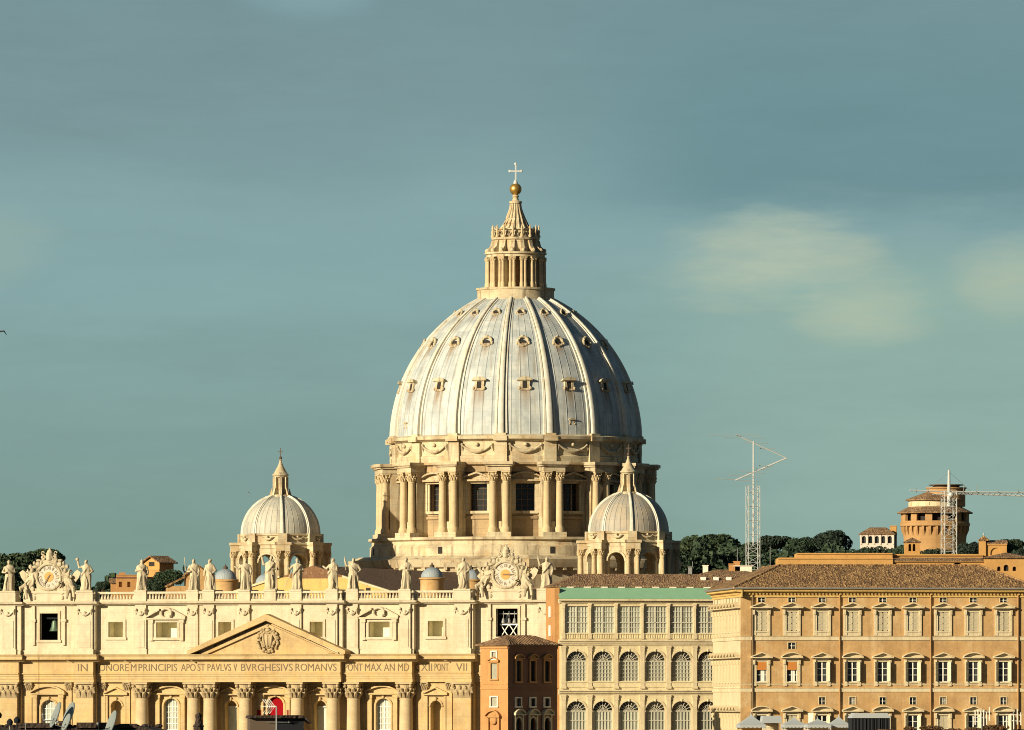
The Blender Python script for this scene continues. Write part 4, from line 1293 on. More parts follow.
def clock(uc, label, gold, hour):
    t = thing('clock', label, 'clock', bw(uc, -0.1, 45.55), R(-TH), 'carved clocks on the basilica front')
    zc = 2.75; rd = 2.25
    b = MB()
    b.box(-3.6, 3.6, -0.5, 0.9, 0, 0.55)
    b.prism([(-2.6, 0.55), (-2.9, 2.0), (-2.3, 4.4), (-1.2, 5.3), (1.2, 5.3), (2.3, 4.4), (2.9, 2.0), (2.6, 0.55)], 'y', -0.2, 0.7)
    ring = lambda r, y: [(r * math.cos(2 * PI * k / 36), y, zc + r * math.sin(2 * PI * k / 36)) for k in range(37)]
    b.tube(ring(rd + 0.22, -0.55), 0.30, 8)
    b.tube(ring(rd + 0.62, -0.35), 0.22, 7)
    for sx in (-1, 1):
        # scrolls and clouds of carving running down both sides
        for k in range(9):
            a = R(62 - k * 14)
            r_ = rd + 0.95 + 0.14 * k
            b.ball((sx * r_ * math.cos(a), -0.3 - 0.2 * (k % 2), zc + r_ * math.sin(a) * 0.97), 0.42 + 0.14 * (k % 3), 0.5, 0.38 + 0.12 * ((k + 1) % 3), 8, 5)
            b.ball((sx * (r_ + 0.75) * math.cos(a - 0.1), -0.2 - 0.15 * (k % 3), zc + (r_ + 0.7) * math.sin(a - 0.1) * 0.97), 0.30 + 0.12 * ((k + 2) % 3), 0.4, 0.28 + 0.1 * (k % 3), 7, 5)
        b.tube([(sx * 3.0, -0.4, 3.4), (sx * 3.6, -0.5, 2.4), (sx * 4.6, -0.5, 1.5), (sx * 5.2, -0.5, 0.6)], [0.28, 0.42, 0.36, 0.2], 7)
    b.build('carved_frame', 'statue_stone', t, True)
    d = MB()
    d.lathe([(rd, 0.0), (rd, 0.06)], 40)
    dm = MB(); dm.merge(d, TR(0, -0.42, zc) @ Matrix.Rotation(R(90), 4, 'X'))
    dial = dm.build('dial', 'dial_white', t)
    nums = ['XII', 'I', 'II', 'III', 'IV', 'V', 'VI', 'VII', 'VIII', 'IX', 'X', 'XI']
    for k, s_ in enumerate(nums):
        a = 2 * PI * k / 12
        wd = 0.20 * len(s_) + 0.10
        m = TR(0, -0.5, zc) @ Matrix.Rotation(a, 4, 'Y') @ TR(-wd / 2, 0, rd * 0.62)
        tb = MB(); tb.merge(text_shape(s_, wd, 0.62, 0.03), m)
        tb.build('numeral', 'letter_bronze', dial, recalc=False)
    c = MB(); n = 24
    c.prism([(0.95 * math.cos(2 * PI * k / n), zc + 0.95 * math.sin(2 * PI * k / n)) for k in range(n)], 'y', -0.54, -0.47)
    c.build('boss', gold, dial)
    hb = MB(); m = TR(0, -0.6, zc) @ Matrix.Rotation(hour, 4, 'Y')
    hb.add([tuple(m @ Vector(p)) for p in [(-0.12, 0, -0.5), (0.12, 0, -0.5), (0.16, 0, 1.0), (0, 0, 1.75), (-0.16, 0, 1.0), (-0.12, -0.05, -0.5), (0.12, -0.05, -0.5), (0.16, -0.05, 1.0), (0, -0.05, 1.75), (-0.16, -0.05, 1.0)]],
           [(0, 1, 2, 3, 4), (9, 8, 7, 6, 5), (0, 1, 6, 5), (1, 2, 7, 6), (2, 3, 8, 7), (3, 4, 9, 8), (4, 0, 5, 9)])
    hb.build('hand', 'letter_bronze', dial)
    ti = MB()
    ti.lathe([(0.62, 5.9), (0.78, 6.3), (0.74, 6.7), (0.82, 6.78), (0.74, 6.9), (0.70, 7.2), (0.74, 7.3), (0.62, 7.4), (0.45, 7.8), (0.15, 8.05), (0.2, 8.2), (0.02, 8.3)], 14, 0, 0)
    for sx in (-1, 1):
        ti.tube([(sx * 0.3, -0.2, 6.0), (sx * 1.3, -0.3, 7.1)], 0.14, 6)
        ti.tube([(sx * 1.3 + 0.3 * math.cos(a_), -0.3, 7.3 + 0.3 * math.sin(a_)) for a_ in [k * PI / 4 for k in range(9)]], 0.12, 5)
        ti.tube([(sx * 0.5, -0.1, 5.9), (sx * 1.2, -0.3, 5.6), (sx * 1.9, -0.3, 4.9)], [0.3, 0.34, 0.2], 6)
        ti.ball((sx * 1.0, -0.1, 6.1), 0.4, 0.4, 0.3, 8, 5)
    ti.ball((0, 0, 5.7), 0.9, 0.5, 0.45, 10, 6)
    for sx in (-1, 1):
        ti.ball((sx * 1.35, -0.3, 6.5), 0.34, 0.34, 0.40, 8, 6); ti.tube([(sx * 1.35, -0.2, 6.2), (sx * 1.55, -0.3, 5.3), (sx * 2.1, -0.5, 4.7)], [0.34, 0.5, 0.3], 8)
        ti.tube([(sx * 1.4, -0.4, 6.0), (sx * 0.9, -0.6, 6.2), (sx * 0.6, -0.5, 6.6)], [0.2, 0.16, 0.12], 6)
    ti.build('tiara', 'statue_stone', t, True)
    for sx in (-1, 1):
        f = figure(300 + int(uc) + sx, 5.0, 0.0, {-sx: arm(-sx, 'raised'), sx: arm(sx, 'out')}, 0.0, 0.09)
        m = TR(sx * 4.9, -0.7, 0.1) @ Matrix.Rotation(R(-sx * 32), 4, 'Y') @ Matrix.Rotation(R(-8), 4, 'X')
        a_ = MB(); a_.merge(f, m)
        # seated: bent legs stretched outwards below
        a_.tube([(sx * 4.6, -0.9, 1.1), (sx * 5.4, -1.5, 0.6), (sx * 5.5, -1.6, -1.2)], [0.5, 0.42, 0.22], 8)
        a_.tube([(sx * 4.4, -0.9, 1.0), (sx * 4.4, -1.6, 0.2), (sx * 4.1, -1.7, -1.5)], [0.5, 0.42, 0.22], 8)
        an = a_.build('angel', 'statue_stone', t, True)
        wg = MB()
        wg.prism([(sx * 4.0, 2.2), (sx * 4.6, 3.4), (sx * 5.6, 4.1), (sx * 6.3, 3.6), (sx * 5.9, 2.6), (sx * 5.2, 1.7)], 'y', 0.1, 0.45)
        wg.build('wing', 'statue_stone', an)
    return t
clock(-46.0, 'carved clock with an orange boss at the left end of the basilica roofline', 'dial_gold', R(212))
clock(46.0, 'carved clock with a pale gold boss at the right end of the basilica roofline', 'dial_gold', R(90))

def bell(uc, label, z, r, mat):
    t = thing('bell', label, 'bell', bw(uc, 1.2, z), R(-TH))
    b = MB()
    b.lathe([(r, 0), (r * 0.9, r * 0.2), (r * 0.66, r * 0.8), (r * 0.56, r * 1.5), (r * 0.45, r * 1.85), (r * 0.12, r * 2.0)], 24)
    b.build('bell_body', mat, t, True)
    b = MB(); b.box(-1.8, 1.8, -0.15, 0.15, r * 2.2, r * 2.5); b.tube([(0, 0, r * 1.9), (0, 0, r * 2.3)], 0.14, 8)
    b.build('yoke', 'grey_metal' if mat != 'bell_bronze' else 'dark_metal', t)
    b = MB(); b.tube([(0, 0, r * 1.2), (0, 0, -0.1)], 0.05, 6); b.ball((0, 0, -0.1), 0.16)
    b.build('clapper', 'dark_metal', t)
    return t
bell(-45.5, 'large green bronze bell hanging in the square opening under the left clock', 37.9, 1.05, 'bell_bronze')
bell(45.9, 'dark bell hanging above a white trestle in the opening under the right clock', 39.3, 0.7, 'dark_metal')
t = thing('bell_trestle', 'white crossed trestle standing in the opening under the right clock', 'bell frame', bw(46.2, 1.0, 36.6), R(-TH))
for sx in (-0.85, 0.85):
    b = MB()
    b.tube([(sx - 0.75, 0, 0.0), (sx + 0.75, 0, 2.2)], 0.1, 6); b.tube([(sx + 0.75, 0.02, 0.0), (sx - 0.75, 0.02, 2.2)], 0.1, 6)
    b.build('cross_brace', 'painted_white', t)
b = MB(); b.box(-1.8, 1.8, -0.1, 0.1, 2.2, 2.45)
b.build('beam', 'painted_white', t)
for sx in (-1.1, 0.0, 1.1):
    b = MB(); b.lathe([(0.42, 2.6), (0.36, 2.9), (0.22, 3.4), (0.05, 3.6)], 12, sx, 0)
    b.tube([(sx, 0, 3.5), (sx, 0, 4.9)], 0.07, 6)
    b.build('small_bell', 'grey_metal', t, True)
# red cloth in the middle window
t = thing('drape', 'deep red cloth hung in the arched middle window behind the columns', 'drape', bw(0, -0.2, 14.0), R(-TH))
b = MB(); r = 1.55
n = 26
pts = [(-r, 0.0)] + b.arc_pts(0, r, 11.25 - r + 0.05) + [(r, 0.0)]
b.prism(pts, 'y', 0.45, 0.5)
b.build('backcloth', 'red_velvet', t)
for x0 in (-3.45, 2.45):
    b = MB(); vs = []; 
    k = 12
    for i in range(k + 1):
        x = x0 + 0.95 * i / k; y = -0.78 + 0.1 * math.sin(i * 1.9)
        vs += [(x, y, 0.0), (x, y, 8.8)]
    b.add(vs, [(2 * i, 2 * i + 2, 2 * i + 3, 2 * i + 1) for i in range(k)])
    b.build('side_curtain', 'red_velvet', t)

# ------------------------------------------------------------------ loggia palace with the green sheet
p0 = at(560, 700, 1455)
log = thing('loggia_palace', 'pale palace of arched glazed loggias under a green sheet and tiled roof', 'palace', (p0.x, p0.y, 0), R(8))
LL = 36.0
BAY = [3.07 + 4.9 * i for i in range(7)]
holes = []
for u in BAY:
    holes += [(u - 2.15, u + 2.15, 37.05, 42.0, False, 0.5), (u - 1.85, u + 1.85, 28.2, 33.7, True, 0.9), (u - 1.85, u + 1.85, 14.0, 24.5, True, 0.9)]
b = MB(); b.block(0, LL, 0, 13.0, 0, 43.2, holes)
b.build('front_wall', 'loggia_stone', log)
for z0, z1, pr in ((35.35, 35.6, 0.35), (35.6, 36.0, 0.6), (26.05, 26.4, 0.35), (26.4, 26.8, 0.6), (42.55, 42.9, 0.3), (42.9, 43.3, 0.7)):
    pass
for name, parts in (('cornice', ((34.75, 35.1, 0.2), (35.1, 35.5, 0.45), (35.5, 35.85, 0.75))), ('cornice', ((25.7, 26.0, 0.2), (26.0, 26.3, 0.45), (26.3, 26.6, 0.75))),
                    ('cornice', ((42.5, 42.8, 0.25), (42.8, 43.0, 0.5), (43.0, 43.3, 0.9)))):
    b = MB(); prof = [(0.2, parts[0][0])]
    for z0, z1, pr in parts: prof += [(-pr, z0), (-pr, z1)]
    prof.append((0.2, parts[-1][1]))
    b.prism(prof, 'x', -0.3, LL)
    b.build(name, 'travertine', log)
b = MB()
for z0, z1 in ((27.0, 28.1), (36.0, 37.0)):
    b.box(0.2, LL, -0.16, 0.05, z0, z1); b.box(0.1, LL, -0.3, 0.05, z1 - 0.18, z1 + 0.002)
    for i in range(int(LL / 0.45)):
        if z0 > 30: b.box(0.4 + i * 0.45, 0.58 + i * 0.45, -0.24, -0.1, z0 + 0.1, z1 - 0.2)
b.build('parapet', 'loggia_stone', log)
lw = {}
def loggia_window(u, z0, z1, arched, kind):
    key = (kind,)
    hw = 2.15 if not arched else 1.85
    hgt = z1 - z0
    if key not in lw:
        r = hw; zs = hgt - r if arched else hgt
        f = MB()
        if arched:
            arch_frame(f, 0, r, zs, 0.0, 0.28, 0.14); f.box(-r - 0.28, -r, -0.14, 0.1, 0, zs); f.box(r, r + 0.28, -0.14, 0.1, 0, zs)
            f.box(-r - 0.4, -r + 0.02, -0.2, 0.1, zs - 0.15, zs + 0.1); f.box(r - 0.02, r + 0.4, -0.2, 0.1, zs - 0.15, zs + 0.1)
            f.ball((0, -0.15, hgt + 0.15), 0.22, 0.15, 0.3, 7, 5)
        else:
            f.box(-r - 0.12, -r, -0.06, 0.1, 0, hgt); f.box(r, r + 0.12, -0.06, 0.1, 0, hgt); f.box(-r - 0.12, r + 0.12, -0.065, 0.1, hgt, hgt + 0.14)
        o = f.build('window', 'travertine', log, False, (u, 0, z0))
        if arched:
            g = MB(); g.box(-r, r, 0.55, 0.6, 0, zs); g.build('pane', 'blind_grey', o)
            g = MB(); g.prism(g.arc_pts(0, r - 0.02, zs), 'y', 0.55, 0.6); g.build('fanlight', 'glass_dark', o)
            g = MB(); lattice(g, -r + 0.06, r - 0.06, 0, zs, 0.52, 6, 5, 0.13)
            g.box(-r, r, 0.40, 0.53, zs - 0.12, zs + 0.12)
            for k in range(1, 8):
                a = PI * k / 8
                g.tube([(0.3 * math.cos(a), 0.47, zs + 0.3 * math.sin(a)), ((r - 0.05) * math.cos(a), 0.47, zs + (r - 0.05) * math.sin(a))], 0.05, 4)
            g.tube([(r * 0.55 * math.cos(PI * k / 12), 0.47, zs + r * 0.55 * math.sin(PI * k / 12)) for k in range(13)], 0.05, 4)
            g.build('glazing_bar', 'glazing_grey', o)
        else:
            g = MB(); g.box(-r, r, 0.32, 0.36, 0, hgt); g.build('pane', 'blind_grey', o)
            g = MB(); lattice(g, -r + 0.05, r - 0.05, 0.04, hgt - 0.04, 0.3, 8, 5, 0.10)
            g.box(-0.12, 0.12, 0.1, 0.3, 0, hgt); g.box(-r, r, 0.1, 0.3, hgt * 0.38, hgt * 0.38 + 0.16)
            g.build('glazing_bar', 'glazing_grey', o)
        lw[key] = o
    else:
        copy_tree(lw[key], log, (u, 0, z0))
for u in BAY: loggia_window(u, 37.05, 42.0, False, 'top')
for u in BAY: loggia_window(u, 28.2, 33.7, True, 'mid')
for u in BAY: loggia_window(u, 14.0, 24.5, True, 'low')
pl = {}
for i in range(8):
    u = 3.07 + 4.9 * (i - 0.5)
    for key, z0, z1, wd in (('a', 26.8, 34.7, 0.8), ('b', 14.0, 25.65, 0.8), ('c', 36.0, 42.5, 0.42)):
        if key not in pl:
            b = MB(); b.box(-wd / 2, wd / 2, -0.28, 0.05, z0, z1 - 0.9)
            b.box(-wd / 2 - 0.12, wd / 2 + 0.12, -0.36, 0.05, z0, z0 + (0.45 if key != 'c' else 1.05))
            b.box(-wd / 2 - 0.12, wd / 2 + 0.12, -0.36, 0.05, z1 - 0.35, z1); b.box(-wd / 2 - 0.05, wd / 2 + 0.05, -0.32, 0.05, z1 - 0.95, z1 - 0.35)
            pl[key] = b.build('pilaster', 'travertine', log, False, (max(u, 0.45), 0, 0)).data
        else: put('pilaster', pl[key], log, (max(u, 0.45), 0, 0))
b = MB(); b.add([(-0.2, -0.95, 43.35), (LL, -0.95, 43.35), (LL, 2.6, 45.4), (-0.2, 2.6, 45.4), (-0.2, -0.95, 43.45), (LL, -0.95, 43.45), (LL, 2.6, 45.5), (-0.2, 2.6, 45.5)],
                [(0, 1, 2, 3), (4, 5, 6, 7), (0, 1, 5, 4), (1, 2, 6, 5), (2, 3, 7, 6), (3, 0, 4, 7)])
for i in range(1, 12):
    b.box(LL * i / 12 - 0.03, LL * i / 12 + 0.03, -0.96, -0.9, 43.34, 43.5)
b.build('green_sheet', 'green_sheet', log, label='green sheeting laid along the front edge of the roof')
b = MB()
e0, e1 = -1.0, 14.2
b.add([(-1.0, 2.4, 45.75), (LL, 2.4, 45.75), (LL, 8.3, 48.1), (4.5, 8.3, 48.1), (-1.0, 14.2, 45.75), (LL, 14.2, 45.75), (-1.0, 2.4, 45.5), (LL, 2.4, 45.5), (-1, 14.2, 45.5), (LL, 14.2, 45.5)],
      [(0, 1, 2, 3), (3, 2, 5, 4), (0, 3, 4), (6, 7, 1, 0), (7, 9, 5, 2, 1), (6, 0, 4, 8), (8, 4, 5, 9), (6, 8, 9, 7)])
rf = b.build('roof', 'roof_tiles', log)
b = MB(); b.box(0.1, LL, 3.0, 13.0, 43.21, 45.55)
b.build('upper_wall', 'red_brick', log)
for i in range(11):
    b = MB(); b.box(1.6 + 3.2 * i, 2.9 + 3.2 * i, 2.32, 2.9, 45.42, 45.62); b.build('eave_tile', 'white_plaster', rf)
for u in (27.2, 29.6, 32.0):
    b = MB(); b.box(u, u + 0.9, 5.2, 6.0, 46.9, 47.5); b.build('skylight', 'painted_white', rf)
b = MB(); b.block(-0.9, -0.01, 0.6, 12.0, 0, 45.4)
for z0 in (40.2, 34.2):
    b.box(-0.98, -0.9, 3.0, 4.3, z0, z0 + 2.2)
b.build('side_wall', 'orange_plaster', log)
for z0 in (40.0, 36.5):
    b = MB(); b.box(-1.04, -0.95, 5.5, 7.6, z0, z0 + 2.0); b.build('side_window', 'painted_white', log)

# ------------------------------------------------------------------ dark brick house at the corner
p0 = at(508, 700, 1395)
hs = thing('corner_house', 'narrow house with a sunlit orange end and dark brick side below a tiled roof', 'house', (p0.x, p0.y, 0), R(52))
hx, hy = 14.2, 6.2
cols = (2.9, 7.0, 11.1)
holes = []
for u in cols:
    holes += [(u - 0.7, u + 0.7, 28.0, 31.6, False, 0.4), (u - 0.75, u + 0.75, 23.6, 25.0, False, 0.4), (u - 0.8, u + 0.8, 16.0, 21.6, True, 0.5)]
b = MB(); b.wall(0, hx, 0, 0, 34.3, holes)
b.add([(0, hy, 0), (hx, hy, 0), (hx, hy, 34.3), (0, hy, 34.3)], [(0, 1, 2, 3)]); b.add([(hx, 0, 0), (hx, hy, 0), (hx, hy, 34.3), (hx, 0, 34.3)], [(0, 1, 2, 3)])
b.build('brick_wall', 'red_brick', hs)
m = RZ(R(-90))
b = MB(m); b.wall(-hy, 0, 0.0, 0, 34.3, [(-3.6, -2.6, 32.0, 33.2, False, 0.3), (-3.8, -2.4, 28.4, 31.2, False, 0.3), (-3.8, -2.4, 23.6, 25.2, False, 0.3)])
b.box(-hy, 0.0, -0.12, 0.0, 26.6, 26.9); b.box(-hy, 0.0, -0.1, 0.0, 27.4, 27.6); b.box(-hy, 0.02, -0.2, 0.0, 33.8, 34.3)
b.build('end_wall', 'orange_plaster', hs, label='sunlit orange end wall')
for z0_, z1_, pr_ in ((26.6, 26.8, 0.12), (33.8, 34.3, 0.22)):
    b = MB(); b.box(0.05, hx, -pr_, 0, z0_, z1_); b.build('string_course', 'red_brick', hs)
for u in cols:
    b = MB(); frame_shape(b, u - 0.7, u + 0.7, 28.0, 31.6, 0, 0.3, 0.22); pediment_shape(b, u, 0, 31.95, 1.3, 0.55, 0.5, True, 0.18)
    o = b.build('window', 'orange_plaster', hs); g = MB(); g.box(u - 0.69, u + 0.69, 0.3, 0.34, 28.02, 31.58); g.build('pane', 'glass_dark', o)
    b = MB(); frame_shape(b, u - 0.75, u + 0.75, 23.6, 25.0, 0, 0.25, 0.15)
    o = b.build('window', 'white_plaster', hs); g = MB(); g.box(u - 0.74, u + 0.74, 0.3, 0.34, 23.62, 24.98); g.build('pane', 'glass_dark', o)
    b = MB(); arch_frame(b, u, 0.8, 20.8, 0, 0.25, 0.3); pediment_shape(b, u, 0, 22.0, 1.5, 0.7, 0.7, True, 0.22)
    for sx in (-1, 1): b.box(u + sx * 1.1 - 0.15, u + sx * 1.1 + 0.15, -0.35, 0, 16, 22)
    o = b.build('window', 'travertine', hs); g = MB(); g.box(u - 0.79, u + 0.79, 0.4, 0.44, 16.02, 21.58); g.build('pane', 'glass_dark', o)
for z0, z1, ped_ in ((32.0, 33.2, False), (28.4, 31.2, True), (23.6, 25.2, False)):
    b = MB(m); hw_ = 0.5 if z0 > 31.5 else 0.7
    frame_shape(b, -3.1 - hw_, -3.1 + hw_, z0, z1, 0, 0.22, 0.16)
    if ped_: pediment_shape(b, -3.1, 0, z1 + 0.25, 1.25, 0.6, 0.5, False, 0.16)
    o = b.build('window', 'white_plaster' if not ped_ else 'orange_plaster', hs)
    g = MB(m); g.box(-3.1 - hw_ + 0.01, -3.1 + hw_ - 0.01, 0.15, 0.2, z0 + 0.01, z1 - 0.01); g.build('pane', 'glass_pale', o)
b = MB(m); pediment_shape(b, -3.1, 0, 21.6, 1.6, 0.9, 0.7, True, 0.22); b.ball((-3.1, -0.3, 21.2), 0.8, 0.3, 0.9, 10, 7)
for sx in (-1, 1): b.box(-3.1 + sx * 1.2 - 0.2, -3.1 + sx * 1.2 + 0.2, -0.4, 0, 16, 21.6)
b.build('shell_niche', 'orange_plaster', hs)
b = MB()
o_ = 0.7
b.add([(-o_, -o_, 34.32), (hx + o_, -o_, 34.32), (hx + o_, hy + o_, 34.32), (-o_, hy + o_, 34.32), (3.4, hy / 2, 36.2), (hx - 3.4, hy / 2, 36.2), (-o_, -o_, 34.5), (hx + o_, -o_, 34.5), (hx + o_, hy + o_, 34.5), (-o_, hy + o_, 34.5)],
      [(0, 1, 2, 3), (6, 7, 5, 4), (7, 8, 5), (8, 9, 4, 5), (9, 6, 4), (0, 1, 7, 6), (1, 2, 8, 7), (2, 3, 9, 8), (3, 0, 6, 9)])
for i in range(18):
    x = -0.3 + i * (hx + 0.6) / 17
    t_ = min(1, max(0, x / 3.4), 1)
    xe = max(3.4, min(hx - 3.4, x))
    b.tube([(x, -o_ + 0.02, 34.53), (xe if 3.4 < x < hx - 3.4 else x + (xe - x) * 0.9, hy / 2 - 0.1 if 3.4 < x < hx - 3.4 else (hy / 2 - 0.1) * 0.9 - 0.07, 36.2 if 3.4 < x < hx - 3.4 else 36.05)], 0.09, 5)
b.build('roof', 'roof_tiles', hs)

# ------------------------------------------------------------------ the big ochre palazzo on the right
p0 = at(741, 700, 1400)
pal = thing('palazzo', 'large tan palazzo with rows of pedimented shuttered windows and hipped tiled roof', 'palace', (p0.x, p0.y, 0), R(5.5))
PL, PD = 52.0, 41.0
WU = [3.65 + 5.42 * k for k in range(9)]
WS = [2.6 + 4.5 * k for k in range(9)]
def pal_holes(us, front):
    h = []
    for k, u in enumerate(us):
        h += [(u - 0.95, u + 0.95, 36.95, 40.35, False, 0.35), (u - 0.9, u + 0.9, 27.95, 31.5, False, 0.4), (u - 0.9, u + 0.9, 18.6, 22.0, False, 0.4),
              (u - 0.62, u + 0.62, 42.05, 42.85, False, 0.5)]
        if front and k >= 2: h.append((u - 0.55, u + 0.55, 23.9, 25.2, False, 0.4))
        if front and k == 1: h.append((u - 0.65, u + 0.65, 33.75, 34.9, False, 0.5))
    return h
b = MB(); b.wall(0, PL, 0, 0, 43.9, pal_holes(WU, True))
b.add([(PL, 0, 0), (PL, 16, 0), (PL, 16, 43.9), (PL, 0, 43.9)], [(0, 1, 2, 3)])
b.add([(0, PD, 0), (16, PD, 0), (16, PD, 43.9), (0, PD, 43.9)], [(0, 1, 2, 3)])
b.build('front_wall', 'tan_plaster', pal)
MS = RZ(R(-90))
b = MB(MS); b.wall(-PD, 0, 0.0, 0, 43.9, pal_holes([-u for u in WS], False))
b.build('side_wall', 'cream_plaster', pal, label='long cream side wall seen at a slant')
for z0, z1, pr in ((35.3, 36.0, 0.16), (26.15, 26.85, 0.16), (27.4, 27.62, 0.12)):
    b = MB(); b.prism([(-pr, z0), (-pr, z1 - 0.15), (-pr - 0.1, z1), (0.02, z1), (0.02, z0)], 'x', -pr, PL); b.build('band', 'travertine', pal)
    b = MB(MS); b.prism([(-pr - 0.003, z0), (-pr - 0.003, z1 - 0.15), (-pr - 0.1, z1), (0.02, z1), (0.02, z0)], 'x', -PD, -0.02); b.build('band', 'travertine', pal)
for k in range(1):
    b = MB(); b.box(-0.1, 1.75, -0.1, 0.02, 0, 43.0); b.build('quoin', 'tan_plaster', pal)
# cornice with brackets
b = MB()
b.prism([(0.1, 42.95), (-0.2, 42.95), (-0.2, 43.15), (-0.1, 43.2), (-0.1, 43.75), (-1.1, 43.95), (-1.15, 44.25), (-1.35, 44.4), (0.1, 44.4)], 'x', -0.2, PL)
n = int(PL / 0.62)
for i in range(n):
    u = 0.2 + i * PL / n
    b.box(u - 0.16, u + 0.16, -0.42, -0.1, 43.4, 43.8)
b.build('cornice', 'yellow_plaster', pal)
b = MB(MS)
b.prism([(0.1, 42.95), (-0.2, 42.95), (-0.2, 43.15), (-0.1, 43.2), (-0.1, 43.75), (-1.1, 43.95), (-1.15, 44.25), (-1.35, 44.4), (0.1, 44.4)], 'x', -PD, 1.3)
for i in range(60):
    u = -PD + i * PD / 60
    b.box(u - 0.16, u + 0.16, -0.42, -0.1, 43.4, 43.8)
b.build('cornice', 'yellow_plaster', pal)
for tr_, (a, c) in ((None, (-1.4, PL)), (MS, (-PD, 1.4))):
    b = MB(tr_)
    b.tube([(a, -1.5, 44.5), (c, -1.5, 44.5)], 0.14, 6); b.build('gutter', 'grey_metal', pal)
ze, zr, rh = 44.6, 48.75, 8.0
e = 1.5
b = MB()
V = [(-e, -e, ze), (PL + e, -e, ze), (PL + e, 17.5, ze), (rh, rh, zr), (PL - rh, rh, zr), (17.5, 17.5, ze), (-e, PD + e, ze), (17.5, PD + e, ze), (rh, PD - rh, zr),
     (-e, -e, ze - 0.18), (PL + e, -e, ze - 0.18), (-e, PD + e, ze - 0.18)]
b.add(V, [(0, 1, 4, 3), (1, 2, 4), (4, 2, 5, 3), (0, 3, 8, 6), (6, 8, 7), (8, 3, 5, 7), (9, 10, 1, 0), (11, 9, 0, 6), (9, 10, 2, 5, 7, 11)])
b.tube([V[0], V[3]], 0.2, 6); b.tube([V[3], V[4]], 0.22, 6); b.tube([V[4], V[1]], 0.2, 6); b.tube([V[3], V[8]], 0.2, 6)
b.build('roof', 'roof_tiles_warm', pal)
for k, u in enumerate((1.3, 17.6, 33.9, 49.6)):
    b = MB(); b.tube([(u + (0.75 if k == 0 else 0), -0.28, 0), (u + (0.75 if k == 0 else 0), -0.28, 43.9)], 0.13, 8)
    b.build('drain_pipe', 'letter_bronze' if k == 0 else 'tower_brick', pal)
PWIN = {}
def pal_window(row, ped_, state, parent, loc, rz=0.0):
    key = (row, ped_, state)
    if key in PWIN:
        return copy_tree(PWIN[key], parent, loc, rz)
    hw_ = 0.95 if row == 'A' else 0.9
    hg = {'A': 3.4, 'B': 3.55, 'C': 3.4}[row]
    f = MB()
    frame_shape(f, -hw_, hw_, 0, hg, 0, 0.28, 0.16, True)
    for sx in (-1, 1):
        f.box(sx * (hw_ + 0.45) - 0.16, sx * (hw_ + 0.45) + 0.16, -0.2, 0.02, -0.3, hg + 0.1)
        f.box(sx * (hw_ + 0.45) - 0.2, sx * (hw_ + 0.45) + 0.2, -0.42, 0.02, hg - 0.5, hg + 0.3)
        f.box(sx * (hw_ + 0.3) - 0.3, sx * (hw_ + 0.3) + 0.3, -0.22, 0.02, -0.75, -0.3)
    f.box(-hw_ - 0.3, hw_ + 0.3, -0.25, 0.02, hg + 0.28, hg + 0.62)
    if row == 'A':
        f.box(-hw_ - 0.62, hw_ + 0.62, -0.14, 0.02, -0.92, -0.35)
    pediment_shape(f, 0, 0, hg + 0.63, hw_ + 1.0, 0.72, 1.0, ped_ == 'seg', 0.17)
    o = f.build('window', 'travertine', parent, False, loc, rz)
    if state == 'closed':
        for x0, x1 in ((-hw_ + 0.03, -0.03), (0.03, hw_ - 0.03)):
            s_ = MB(); s_.box(x0, x1, 0.05, 0.13, 0.05, hg - 0.05)
            s_.box(x0, x0 + 0.09, 0.0, 0.05, 0.05, hg - 0.05); s_.box(x1 - 0.09, x1, 0.0, 0.05, 0.05, hg - 0.05)
            for zz in (0.05, hg * 0.36, hg * 0.68, hg - 0.2): s_.box(x0, x1, 0.0, 0.05, zz, zz + 0.14)
            for j in range(22):
                zz = 0.2 + j * (hg - 0.4) / 22; s_.box(x0 + 0.09, x1 - 0.09, 0.02, 0.05, zz, zz + 0.06)
            s_.build('shutter', 'shutter_worn', o)
        return PWIN.setdefault(key, o)
    g = MB(); g.box(-hw_, hw_, 0.28, 0.32, 0, hg); g.build('pane', 'glass_dark', o)
    g = MB(); lattice(g, -hw_ + 0.05, hw_ - 0.05, 0.04, hg - 0.04, 0.26, 2, 3, 0.09); g.box(-0.10, 0.10, 0.16, 0.27, 0, hg)
    g.build('sash', 'painted_white', o)
    if state == 'blind':
        g = MB(); g.box(-hw_ + 0.06, hw_ - 0.06, -0.04, 0.02, hg * 0.58, hg - 0.02)
        for j in range(8): g.tube([(-hw_ + 0.06, -0.05, hg * 0.6 + j * 0.17), (hw_ - 0.06, -0.05, hg * 0.6 + j * 0.17)], 0.05, 5)
        g.build('roller_blind', 'orange_blind', o)
        g = MB(); g.box(0.15, 0.55, 0.18, 0.24, 0.05, hg * 0.56); g.build('curtain', 'painted_white', o)
    else:
        for sx, ang in ((-1, 128), (1, 118)):
            mm = TR(sx * hw_, -0.02, 0) @ RZ(R(-ang if sx < 0 else ang))
            # closed leaf runs from the hinge to the middle; turned outwards about the hinge
            s_ = MB(mm)
            xa, xb = (0.0, hw_) if sx < 0 else (-hw_, 0.0)
            s_.box(xa, xb, -0.03, 0.03, 0.04, hg - 0.04)
            for zz in (0.05, hg * 0.36, hg * 0.68, hg - 0.2): s_.box(xa, xb, -0.06, 0.06, zz, zz + 0.14)
            s_.box(xa, xa + 0.09, -0.055, 0.055, 0.05, hg - 0.05); s_.box(xb - 0.09, xb, -0.055, 0.055, 0.05, hg - 0.05)
            s_.build('shutter', 'shutter_cream', o)
    return PWIN.setdefault(key, o)
